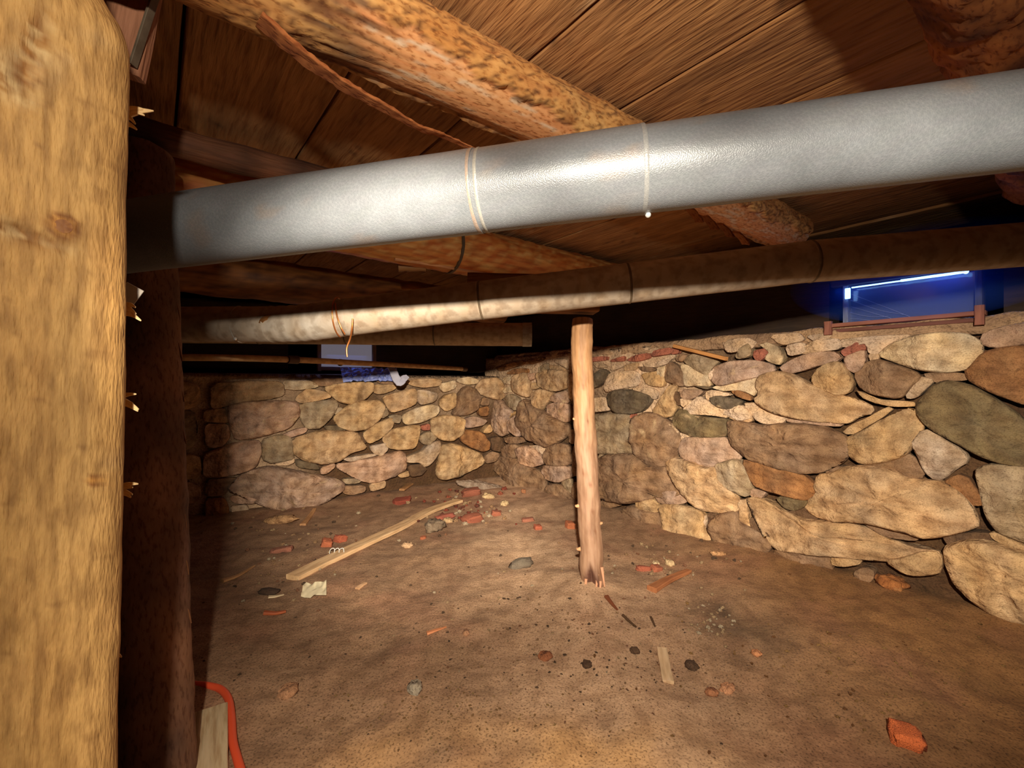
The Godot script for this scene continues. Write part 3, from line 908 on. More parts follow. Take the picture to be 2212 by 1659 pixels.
func build_wall_tops():
	# dark timber sills on both walls
	var dk := rgb8(64, 44, 30)
	var a := wall_pt(true, -0.2, 0.45, -0.30)
	var b := wall_pt(true, 2.56, 0.45, -0.30)
	var rough := func(f, d, p): return 0.012 * n2.get_noise_3dv(p * 1.3) + 0.006 * n3.get_noise_3dv(p)
	var sm := sweep(seg(a, b, 60), rrect(0.26, 0.36, 0.02, 5), Vector3.UP, rough, wood_tint(dk, rgb8(36, 25, 18), 0.7, 3.0))
	structure("trim_1", sm, M.wood, "dark old timber sill on top of the right stone wall")
	sm = sweep(seg(wall_pt(true, 3.16, 0.45, -0.30), wall_pt(true, 5.4, 0.45, -0.30), 40), rrect(0.26, 0.36, 0.02, 5), Vector3.UP, rough, wood_tint(dk, rgb8(36, 25, 18), 0.7, 5.0))
	structure("trim_2", sm, M.wood, "dark old timber sill right of the wide cellar window")
	sm = sweep(seg(wall_pt(true, 2.5, 0.565, -0.30), wall_pt(true, 3.2, 0.565, -0.30), 12), rrect(0.26, 0.12, 0.02, 4), Vector3.UP, rough, wood_tint(dk, rgb8(36, 25, 18), 0.7, 6.0))
	structure("trim_3", sm, M.wood, "dark timber over the wide cellar window")
	sm = sweep(seg(wall_pt(false, -0.1, 0.36, -0.36), wall_pt(false, 1.28, 0.36, -0.36), 30), rrect(0.24, 0.5, 0.02, 5), Vector3.UP, rough, wood_tint(dk, rgb8(30, 21, 15), 0.8, 7.0))
	structure("trim_4", sm, M.wood, "dark rim board over the left stone wall, corner side")
	sm = sweep(seg(wall_pt(false, 1.74, 0.36, -0.36), wall_pt(false, 4.3, 0.36, -0.36), 40), rrect(0.24, 0.5, 0.02, 5), Vector3.UP, rough, wood_tint(dk, rgb8(30, 21, 15), 0.8, 8.0))
	structure("trim_5", sm, M.wood, "dark rim board over the left stone wall, left of the small window")
	# the stone bed under the sill, with lime along its edge
	sm = sweep(seg(wall_pt(true, -0.1, 0.232, -0.16), wall_pt(true, 4.6, 0.232, -0.16), 110), rrect(0.30, 0.075, 0.02, 4), Vector3.UP,
		func(f, d, p): return 0.034 * n2.get_noise_3dv(p * 1.4) + 0.012 * n3.get_noise_3dv(p), func(f, d, p): return rgb8(196, 158, 120).lerp(rgb8(150, 118, 92), clampf(0.5 + n2.get_noise_3dv(p), 0, 1)))
	obj("mortar_bed", sm, M.mortar, get_node("wall_right"))

func grid_box(at: Vector3, size: Vector3, c: Color) -> ArrayMesh:
	return sweep(PackedVector3Array([at - Vector3(0, 0, size.z / 2), at, at + Vector3(0, 0, size.z / 2)]), rrect(size.x, size.y, 0.01, 2), Vector3.UP, null, c)

func build_ceiling():
	var slab := structure("ceiling", grid_box(Vector3(-0.3, EYE + 0.965, -1.2), Vector3(8.6, 0.12, 9.0), rgb8(60, 42, 28)), M.plank, "wide plank floor of the house seen from below")
	# the boards run across the joists; lines between them lead to the same point as the right wall's courses
	var joints := [-1.9, -1.45, -1.05, -0.68, -0.31, 0.053, 0.422, 0.785, 1.151, 1.517, 1.885, 2.245, 2.62, 2.98, 3.4]
	for k in joints.size() - 1:
		var t0: float = joints[k] + 0.004
		var t1: float = joints[k + 1] - 0.004
		var wob := rng.randf_range(-0.006, 0.006)
		var h := 0.872 + wob
		var a := along_joist(-4.6, (t0 + t1) / 2.0, h)
		var b := along_joist(1.3, (t0 + t1) / 2.0, h)
		var base := rgb8(198, 146, 92).lerp(rgb8(178, 126, 78), rng.randf())
		var sd := 20.0 + k * 3.0
		var tint := func(f, d, p):
			var q := Vector3(d, p.dot(Vector3(0.789, 0, -0.614)), sd)
			var g: float = 0.8 * n2.get_noise_3d(q.x * 0.35, q.y * 2.2, sd) + 0.5 * n3.get_noise_3d(q.x * 0.12, q.y * 1.6, sd)
			var c := base.lerp(rgb8(120, 80, 48), clampf(0.25 + 0.75 * g, 0.0, 0.9))
			# coarse saw kerfs in some of the boards, pale scuffs in others
			var kerf := smoothstep(0.05, 0.4, n2.get_noise_3d(q.x * 0.4, q.y * 0.9 + 5.0, sd + 9.0)) * smoothstep(0.25, 0.5, n3.get_noise_3d(q.x * 2.4 - q.y * 0.8, q.y * 1.0, 1.0))
			c = c.lerp(rgb8(76, 48, 30), kerf * 0.8)
			var scuff := smoothstep(0.42, 0.6, n3.get_noise_3d(q.x * 0.10, q.y * 2.6, sd + 4.0))
			return c.lerp(rgb8(214, 178, 136), scuff * 0.6)
		var fine := (k >= 5 and k <= 12)
		var pl := sweep(seg(a, b, 220 if fine else 60), rrect(t1 - t0, 0.03, 0.006, 14 if fine else 6), Vector3.UP,
			func(f, d, p): return 0.003 * n2.get_noise_3d(d * 0.5, f * 9.0, sd), tint)
		obj("plank", pl, M.plank, slab)

func build_ceiling_logs():
	# 1: the thick log overhead, its bark still on except for a strip underneath
	var mask := func(f, d):
		# profile angle measured from the side vector (which points away to the lower right of the picture)
		var a: float = f * TAU
		var b := -0.50 + 0.55 * n2.get_noise_2d(d * 0.8, 4.0) + 0.22 * n3.get_noise_2d(d * 0.5, 1.0)
		var lo := -2.25 + 0.2 * n2.get_noise_2d(d, 14.0)
		var x := wrapf(a, -PI, PI)
		if x > 0.6: x -= TAU
		var m := smoothstep(b + 0.03, b - 0.03, x) * smoothstep(lo - 0.05, lo + 0.05, x)
		return m * smoothstep(1.28, 1.50, d + 0.15 * n2.get_noise_2d(f * 8.0, 2.0))
	var crack := func(q):     # thin wavy cracks between the scales
		var w: Vector3 = q + Vector3.ONE * 0.02 * n3.get_noise_3dv(q * 1.2)
		var r := smoothstep(0.055, 0.0, absf(n2.get_noise_3dv(w * 2.1 + Vector3(4, 4, 4))))
		return r * smoothstep(-0.15, 0.15, n2.get_noise_3dv(q * 0.9 + Vector3(1, 6, 2)))
	var scales := func(q):    # [height in steps, how near to a step's edge]
		var v: float = (n2.get_noise_3dv(q * 1.15) + 0.35 * n3.get_noise_3dv(q * 0.7)) * 4.2
		var fr := v - floorf(v)
		return [floorf(v) + smoothstep(0.86, 1.0, fr), smoothstep(0.74, 0.86, fr) * smoothstep(1.0, 0.93, fr)]
	var bark_disp := func(f, d, p):
		var m: float = mask.call(f, d)
		var q := Vector3(p.x, p.y * 1.0, p.z)
		var ax := Vector3(0.789, 0, -0.614)
		q = q - ax * q.dot(ax) * 0.55
		var flake: float = 0.0034 * float(scales.call(q)[0]) + 0.004 * n3.get_noise_3dv(q * 0.8) - 0.006 * crack.call(q)
		return lerpf(0.006 + flake, -0.008 + 0.003 * n2.get_noise_3d(f * 6.0, d * 0.7, 2.0), m)
	var bark_tint := func(f, d, p):
		var m: float = mask.call(f, d)
		var ax := Vector3(0.789, 0, -0.614)
		var q: Vector3 = p - ax * p.dot(ax) * 0.55
		var g: float = n2.get_noise_3dv(q * 1.6)
		var c := rgb8(196, 136, 74).lerp(rgb8(220, 170, 106), clampf(0.5 + g, 0, 1))
		c = c.lerp(rgb8(170, 104, 56), smoothstep(0.05, 0.4, n3.get_noise_3dv(q * 0.6)) * 0.5)
		c = c.lerp(rgb8(96, 54, 28), crack.call(q) * 0.45)
		c = c.lerp(rgb8(88, 50, 26), float(scales.call(q)[1]) * 0.75)
		var red := smoothstep(1.5, 0.6, d)
		c = c.lerp(rgb8(140, 76, 36), red * 0.3)
		var w := rgb8(226, 168, 116).lerp(rgb8(202, 132, 82), clampf(0.4 + n2.get_noise_3d(f * 9.0, d * 0.6, 7.0), 0, 1))
		w = w.lerp(rgb8(216, 196, 172), smoothstep(0.15, 0.4, n2.get_noise_3d(f * 5.0, d * 1.2, 17.0) + 0.4 * n3.get_noise_3dv(p)) * 0.75)
		return c.lerp(w, m).lerp(rgb8(84, 46, 24), 3.2 * m * (1.0 - m))
	var t := thing("ceiling_log", "thick round joist log with flaking orange bark and a bare strip, over the silver duct", "log", Vector3.ZERO)
	obj("trunk", log_mesh(-0.95, 0.752, 0.088, -1.1, 2.52, bark_disp, bark_tint, 84, 0.011), M.bark, t)
	# a branch scar with its hollow middle
	var scar := pix(790, 42, 0.905)
	obj("knot", sweep(seg(scar + Vector3(0.0, 0.01, -0.015), scar + Vector3(-0.001, -0.003, 0.006), 4), circle(18, 0.020), Vector3(1, 0, 0), func(f, d, p): return 0.003 * n3.get_noise_3dv(p * 2.0), rgb8(200, 146, 86), func(x): return 1.0 - 0.45 * x * x), M.bark, t)
	obj("knot_hollow", tube([scar + Vector3(0, 0.0, 0.0), scar + Vector3(-0.001, -0.0045, 0.0085)], 0.007, rgb8(40, 22, 12), 10, 1), M.rough_plain, t)
	# the strip of bark that has come loose along its lower edge
	var sp := [pix(560, 40, 0.83), pix(650, 118, 0.88), pix(745, 185, 0.94), pix(830, 232, 1.0), pix(905, 275, 1.07), pix(965, 296, 1.13), pix(1030, 326, 1.20)]
	var path := spline(sp, 14)
	obj("bark_strip", sweep(path, rrect(0.040, 0.009, 0.003, 3), Vector3(0.3, 0.8, -0.2), func(f, d, p): return 0.006 * n3.get_noise_3dv(p * 1.5), func(f, d, p): return rgb8(196, 124, 72).lerp(rgb8(150, 84, 44), clampf(0.5 + n3.get_noise_3dv(p), 0, 1)), func(x): return 1.15 - 0.75 * x), M.bark, t)
	# lifted bark flakes beside the far end
	for k in 4:
		var q := pix(1500 + k * 34, 462 + k * 17, 1.42 + 0.07 * k)
		obj("bark_flake", sweep(spline([q + Vector3(-0.03, 0.012, 0.02), q, q + Vector3(0.025, -0.018, -0.02)], 4), rrect(0.035, 0.006, 0.0025, 2), Vector3(0.2, 1, 0.3), func(f, d, p): return 0.006 * n3.get_noise_3dv(p * 2.0), rgb8(176, 112, 62)), M.bark, t)

	# 2: the log at the right edge, shaggy with bark
	var shag := func(f, d, p): return 0.012 * n2.get_noise_3dv(p * 2.0) + 0.014 * absf(n3.get_noise_3dv(p * 0.8))
	var shag_t := func(f, d, p): return rgb8(172, 104, 52).lerp(rgb8(96, 52, 24), clampf(0.45 + 1.2 * n2.get_noise_3dv(p * 1.6), 0, 1))
	t = thing("ceiling_log", "shaggy bark-covered joist log at the upper right, mostly cut off by the frame", "log")
	obj("trunk", log_mesh(-0.125, 0.745, 0.098, -0.6, 2.52, shag, shag_t, 60, 0.016), M.bark, t)
	# 3: the peeled log beyond the silver duct, orange and yellow with twisting grain
	var twist := func(f, d, p):
		var s: float = f * 7.0 + d * 1.7
		var g: float = n2.get_noise_2d(s, d * 0.25)
		var c := rgb8(204, 138, 70).lerp(rgb8(178, 92, 38), clampf(0.45 + 1.3 * g, 0, 1))
		return c.lerp(rgb8(222, 178, 108), smoothstep(0.1, 0.4, n2.get_noise_2d(s * 0.7 + 9.0, d * 0.4)) * 0.7)
	t = thing("ceiling_log", "peeled orange joist log with twisting grain, seen between the two ducts", "log")
	obj("trunk", log_mesh(-2.10, 0.715, 0.125, -0.9, 2.52, func(f, d, p): return 0.010 * n2.get_noise_3d(f * 7.0 + d * 1.7, d * 0.3, 1.0), twist, 44, 0.025), M.smooth_wood, t)
	obj("metal_strap", sweep(seg(along_joist(-2.10, 1.218, 0.715), along_joist(-2.10, 1.232, 0.715), 2), circle(40, 0.1325), Vector3.UP, null, rgb8(84, 70, 54)), M.dusty_metal, t)
	var ridge := []
	for k in 7:
		ridge.append(along_joist(-2.10, 0.95 + 0.19 * k, 0.715) + Vector3(-0.02 + 0.012 * k, -0.118 + 0.004 * sin(k * 1.3), 0.055))
	obj("grain_ridge", tube(ridge, 0.010, rgb8(206, 150, 104), 8, 6), M.smooth_wood, t)
	# 4: a darker, knotty log lower down and further left
	var kn := func(f, d, p): return rgb8(160, 104, 52).lerp(rgb8(84, 48, 24), clampf(0.4 + 1.2 * n2.get_noise_3d(f * 4.0, d * 1.3, 31.0), 0, 1))
	t = thing("ceiling_log", "dark knotty joist log running low behind the left end of the silver duct", "log")
	obj("trunk", log_mesh(-2.98, 0.60, 0.118, -2.2, 2.2, func(f, d, p): return 0.012 * n2.get_noise_3dv(p), kn, 36, 0.035), M.smooth_wood, t)
	var stub := pix(905, 572, 2.35)
	obj("branch_stub", sweep(seg(stub + Vector3(-0.10, -0.02, 0.03), stub + Vector3(0.03, -0.004, -0.01), 8), circle(12, 0.024), Vector3.UP, func(f, d, p): return 0.008 * n3.get_noise_3dv(p), rgb8(150, 108, 66)), M.smooth_wood, t)
	# 5: a reddish pole in the dark bay above the duct's left end
	t = thing("ceiling_log", "thin reddish joist pole in the dark bay above the duct's left end", "log")
	obj("trunk", log_mesh(-1.74, 0.74, 0.045, -1.7, 0.72, func(f, d, p): return 0.008 * n2.get_noise_3dv(p), func(f, d, p): return rgb8(140, 90, 62).lerp(rgb8(84, 52, 36), clampf(0.5 + n2.get_noise_3dv(p), 0, 1)), 28, 0.035), M.wood, t)

# ---------------------------------------------------------------- posts
func build_posts():
	build_ceiling_logs()
	# the near post: a squared, peeled trunk
	var t := thing("support_post", "pale yellow peeled log post close up at the left edge, with knots and chipped gouges", "post")
	var path := PackedVector3Array()
	var prof := rrect(0.235, 0.205, 0.035, 30)
	var turn := -POST_TURN                                    # its wide face looks towards the middle of the room
	for k in prof.size(): prof[k] = prof[k].rotated(turn)
	var mid := post_middle(prof)
	for k in 301:
		var f := k / 300.0
		var h := -0.93 + 1.55 * f
		path.append(W(mid.x - 0.013 * smoothstep(0.1, -0.9, h) + 0.003 * sin(h * 4.0), h, mid.y))
	var disp := func(f, d, p):
		var h: float = p.y - EYE
		var o: float = 0.004 * n2.get_noise_3d(p.x * 1.2, p.y * 0.5, p.z) + 0.0018 * n3.get_noise_3d(p.x * 2.0, p.y * 0.4, p.z * 2.0)
		for g in gouges():
			var q := face_xy(p, g[0]).rotated(g[3])
			o -= g[2] * exp(-pow(q.x / g[1].x, 2.0) - pow(q.y / g[1].y, 2.0)) * (0.7 + 0.6 * n3.get_noise_3dv(p * 2.0))
		return o
	var tint := func(f, d, p):
		var g: float = n2.get_noise_3d(p.x * 3.0, p.y * 0.35, 3.0)
		var c := rgb8(206, 164, 102).lerp(rgb8(194, 146, 82), clampf(0.42 + 0.5 * g, 0, 1))
		c = c.lerp(rgb8(164, 104, 48), smoothstep(0.22, 0.5, n3.get_noise_3d(p.x * 1.6, p.y * 0.30, 5.0)) * 0.14)
		c = c.lerp(rgb8(190, 160, 118), smoothstep(0.3, 0.5, n3.get_noise_3d(p.x * 0.5, p.y * 0.2, 15.0)) * 0.35)
		c = c.lerp(rgb8(120, 74, 34), smoothstep(0.40, 0.55, n3.get_noise_3dv(p * 1.1)) * 0.35)
		for k in knots():
			var q := face_xy(p, k[0]) * Vector2(1.0, k[2])
			var l: float = q.length() / float(k[1])
			c = c.lerp(rgb8(206, 142, 62), clampf(1.15 - l, 0, 1))
			c = c.lerp(rgb8(128, 74, 32), exp(-pow((l - 0.8) / 0.16, 2.0)) * 0.8)
			c = c.lerp(rgb8(150, 88, 40), exp(-pow(l / 0.3, 2.0)) * 0.6)
		for k in gouges():
			var q2 := face_xy(p, k[0]).rotated(k[3])
			var e := exp(-pow(q2.x / k[1].x, 2.0) - pow(q2.y / k[1].y, 2.0))
			c = c.lerp(rgb8(150, 100, 46), clampf(e * (0.9 + 1.6 * n3.get_noise_3dv(p * 2.5)), 0, 0.85))
			c = c.lerp(rgb8(226, 198, 146), clampf(e * (0.5 - 2.0 * n3.get_noise_3dv(p * 2.5)), 0, 0.6))
		return c
	obj("trunk", sweep(path, prof, Vector3(0, 0, 1), disp, tint, func(x): return 1.0 - 0.30 * smoothstep(0.875, 0.945, x) - 0.2 * smoothstep(0.93, 1.0, x)), M.post_wood, t)
	var kp := face_pt(137, 489)
	var fn := face_n()
	obj("knot", sweep(seg(kp - fn * 0.010, kp + fn * 0.0012, 4), circle(20, 0.0105), Vector3(0, 1, 0), null, func(f, d, p): return rgb8(180, 122, 58).lerp(rgb8(140, 84, 38), clampf(0.5 + n3.get_noise_3dv(p * 6.0), 0, 1)), func(x): return 1.1 - 0.35 * x), M.smooth_wood, t)
	# splinters and curls of bark along its right edge
	for s in [[288, 252, 7, 34.0], [286, 668, 4, 24.0], [270, 860, 5, 26.0], [276, 1055, 6, 24.0], [258, 1410, 3, 16.0]]:
		for k in int(s[2]):
			var a := pix(s[0] - 16 + rng.randf_range(-5, 5), s[1] + rng.randf_range(-14, 14), 0.645)
			var l := float(s[3]) * 0.00105
			var dv := Vector3(l * rng.randf_range(0.5, 1.25), -l * rng.randf_range(-0.25, 0.55), 0.004)
			obj("splinter", sweep(spline([a, a + dv * 0.5 + Vector3(0, 0.002, 0), a + dv], 3), rrect(0.009, 0.004, 0.001, 1), Vector3(0, 0, 1), null, rgb8(236, 200, 146), func(x): return 1.1 - 0.9 * x), M.wood, t)
	var tagm := obj("metal_tag", box(Vector3(0.022, 0.034, 0.002), 0.0006, rgb8(150, 140, 132)), M.dusty_metal, t)
	tagm.position = pix(277, 640, 0.655)
	tagm.rotation = Vector3(0.1, 0.7, -0.5)
	tagm.set_meta("label", "small bent grey metal tag")
	# the board nailed behind its head
	t = thing("nailed_board", "pinkish board end beside the head of the near post, upper left", "board")
	var bd := sweep(seg(pix(232, 150, 0.86), pix(300, -190, 0.86), 10), rrect(0.115, 0.028, 0.004, 4), Vector3(0.3, 0, 1), func(f, d, p): return 0.002 * n3.get_noise_3dv(p), wood_tint(rgb8(196, 136, 104), rgb8(160, 106, 76), 0.6, 41.0))
	obj("board", bd, M.wood, t)
	obj("metal_edge", sweep(seg(pix(287, 142, 0.85), pix(352, -60, 0.85), 6), rrect(0.005, 0.016, 0.001, 1), Vector3(0, 0, 1), null, rgb8(120, 104, 88)), M.dusty_metal, t)
	# the dark leaning post in its shade
	t = thing("support_post", "dark reddish-brown round post leaning in the shade of the near post", "post")
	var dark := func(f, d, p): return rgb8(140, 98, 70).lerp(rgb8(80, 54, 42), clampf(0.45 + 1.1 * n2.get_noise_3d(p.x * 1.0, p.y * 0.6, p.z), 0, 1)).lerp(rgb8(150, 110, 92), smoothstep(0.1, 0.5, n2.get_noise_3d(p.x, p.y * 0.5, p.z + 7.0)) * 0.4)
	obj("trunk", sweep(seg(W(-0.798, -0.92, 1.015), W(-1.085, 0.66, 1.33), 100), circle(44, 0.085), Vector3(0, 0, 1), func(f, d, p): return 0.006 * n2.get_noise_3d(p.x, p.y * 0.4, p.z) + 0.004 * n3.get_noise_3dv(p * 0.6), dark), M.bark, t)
	for k in 9:
		var h := -0.55 + 0.11 * k
		var a := W(-0.722 - 0.180 * (h + 0.92), h, 1.04 + 0.196 * (h + 0.92))
		obj("bark_shred", sweep(spline([a + Vector3(-0.012, 0.02, 0), a + Vector3(0.004, 0.0, 0.003), a + Vector3(0.008 + rng.randf() * 0.008, -0.03 - rng.randf() * 0.02, 0.0)], 3), rrect(0.008, 0.003, 0.001, 1), Vector3(0, 0, 1), null, rgb8(128, 84, 52), func(x): return 1.1 - 0.7 * x), M.bark, t)
	# the slim prop in the middle
	t = thing("support_prop", "slim peeled tree trunk propping the beam in the middle, split and hollow at its foot", "post")
	var z := 2.02
	var pts := [on_floor(1281, 1276) + Vector3(0, -0.03, 0), pix(1276, 1180, z), pix(1270, 1050, z), pix(1264, 930, z), pix(1259, 820, z), pix(1257, 740, z), pix(1258, 690, z + 0.01)]
	var pr := spline(pts, 16)
	var prop_tint := func(f, d, p):
		var g: float = n2.get_noise_3d(f * 5.0, d * 0.8, 3.0) + 0.5 * n3.get_noise_3d(f * 4.0, d * 0.4, 8.0)
		var c := rgb8(178, 140, 112).lerp(rgb8(156, 116, 90), clampf(0.35 + 0.9 * g, 0, 1))
		c = c.lerp(rgb8(206, 150, 92), smoothstep(0.55, 1.0, d) * 0.5)
		for k in [[0.23, 0.77], [0.27, 0.92], [0.20, 0.30], [0.22, 0.38], [0.33, 0.55], [0.24, 0.50]]:
			c = c.lerp(rgb8(126, 74, 44), 0.8 * exp(-pow((f - k[0]) / 0.02, 2.0) - pow((d - k[1]) / 0.012, 2.0)))
		# the rotten mouth at the foot
		return c.lerp(rgb8(84, 48, 40), smoothstep(0.19, 0.12, d + 0.6 * absf(f - 0.29) + 0.02 * n3.get_noise_3dv(p)) * 0.85)
	var prop_disp := func(f, d, p):
		var o: float = 0.007 * n2.get_noise_3d(p.x * 2.0, p.y * 1.5, p.z) + 0.002 * n3.get_noise_3d(f * 5.0, d * 0.7, 2.0)
		var mouth := smoothstep(0.16, 0.09, d + 0.9 * absf(f - 0.29))
		return o - 0.030 * mouth
	obj("trunk", sweep(pr, circle(48, 0.048), Vector3(0, 0, 1), prop_disp, prop_tint, func(x): return 1.06 - 0.14 * x), M.smooth_wood, t)
	for s in [[1245, 1093, -1], [1299, 1130, 1], [1248, 1186, -1], [1240, 905, -1]]:
		var a := pix(s[0], s[1], z - 0.01)
		obj("twig_stub", sweep(spline([a - Vector3(0.012 * s[2], 0, 0), a, a + Vector3(0.003 * s[2], 0.004, 0.003)], 3), circle(8, 0.008), Vector3(0, 0, 1), null, rgb8(206, 156, 112), func(x): return 1.3 - 0.9 * x), M.smooth_wood, t)
	for s in [[1258, 1262, 1259, 1292], [1266, 1250, 1263, 1288], [1291, 1240, 1287, 1280], [1300, 1225, 1306, 1268], [1297, 1255, 1296, 1284]]:
		obj("splinter", sweep(spline([pix(s[0], s[1], 1.965), pix((s[0] + s[2]) / 2.0, (s[1] + s[3]) / 2.0, 1.96), pix(s[2], s[3], 1.955)], 4), rrect(0.012, 0.005, 0.002, 1), Vector3(0, 0, 1), null, rgb8(200, 146, 112), func(x): return 1.1 - 0.7 * x), M.smooth_wood, t)
	# the short beam it carries
	t = thing("carrier_beam", "short rough beam lying on top of the slim prop", "beam")
	obj("beam", sweep(seg(pix(1288, 640, 2.02), pix(1010, 632, 1.98), 20), rrect(0.13, 0.15, 0.012, 4), Vector3.UP, func(f, d, p): return 0.004 * n2.get_noise_3dv(p), wood_tint(rgb8(150, 98, 50), rgb8(104, 64, 34), 0.6, 61.0)), M.wood, t)

# the near post's right outline lies on the sight line through column 272; its middle follows from its section
func post_middle(prof: PackedVector2Array) -> Vector2:   # (X, z)
	var u := Vector2(-0.843, 1.0).normalized()
	var n := Vector2(-u.y, u.x)
	if n.x > 0.0: n = -n
	var h := 0.0
	for q in prof: h = maxf(h, Vector2(q.x, -q.y).dot(-n))
	return u * 0.835 + n * h

const POST_TURN := 0.88
func face_n() -> Vector3:       # the wide face: profile point (0, 1) turned by 0.5
	return Vector3(sin(POST_TURN), 0, cos(POST_TURN))

func face_origin() -> Vector3:
	var prof := rrect(0.235, 0.205, 0.035, 30)
	for k in prof.size(): prof[k] = prof[k].rotated(-POST_TURN)
	var m := post_middle(prof)
	return W(m.x, 0, m.y) + face_n() * 0.1025

func face_pt(px: float, py: float) -> Vector3:
	var eye := Vector3(0, EYE, 0)
	var d := pix(px, py, 1.0) - eye
	return eye + d * ((face_origin() - eye).dot(face_n()) / d.dot(face_n()))

var face_e := Vector3(cos(POST_TURN), 0, -sin(POST_TURN))
func face_xy(p: Vector3, q: Vector3) -> Vector2:
	return Vector2((p - q).dot(face_e), p.y - q.y) if absf((p - q).dot(face_n())) < 0.03 else Vector2(9, 9)

var gouge_list := []
func gouges() -> Array:   # where, size, depth, turn
	if gouge_list.is_empty():
		gouge_list = [[face_pt(40, 503), Vector2(0.035, 0.008), 0.008, 0.22], [face_pt(75, 95), Vector2(0.010, 0.035), 0.005, 0.2], [face_pt(20, 165), Vector2(0.016, 0.024), 0.005, -0.4]]
	return gouge_list

var knot_list := []
func knots() -> Array:    # where, radius, squash
	if knot_list.is_empty():
		knot_list = [[face_pt(137, 489), 0.016, 1.0], [face_pt(210, 1037), 0.010, 1.2], [face_pt(60, 150), 0.014, 0.7]]
	return knot_list

# ---------------------------------------------------------------- ducts and pipes
func duct_section(a: Vector3, b: Vector3, r: float, c: Color, m: Material, parent: Node, called := "duct_section", dirt := 0.0):
	var l := a.distance_to(b)
	var tint := func(f, d, p):
		var g: float = n2.get_noise_3dv(p * 0.9)
		var v := 1.0 + 0.16 * g + 0.14 * n3.get_noise_3dv(p)
		var cc := Color(c.r * v, c.g * v, c.b * v)
		cc = cc.lerp(rgb8(150, 120, 92), smoothstep(0.30, 0.5, n2.get_noise_3dv(p * 1.3 + Vector3(8, 1, 2))) * 0.25)
		if dirt > 0.0:   # brown dust streaks
			cc = cc.lerp(rgb8(168, 138, 104), dirt * clampf(0.7 + 0.4 * n2.get_noise_3d(p.x * 3.0, p.y * 0.5, p.z), 0, 1))
		return cc
	var o := obj(called, sweep(seg(a, b, maxi(2, int(l / 0.02))), circle(56, r), Vector3.UP, func(f, d, p): return 0.0009 * n2.get_noise_3dv(p * 0.7), tint), m, parent)
	return o

func ring_at(a: Vector3, dir: Vector3, r: float, w: float, h: float, c: Color, m: Material, parent: Node, called := "crimp_ring"):
	obj(called, sweep(PackedVector3Array([a - dir * w, a - dir * w * 0.4, a + dir * w * 0.4, a + dir * w]), circle(56, r), Vector3.UP, func(f, d, p): return h if d > w * 0.3 and d < w * 1.7 else 0.0, c, null, false), m, parent)

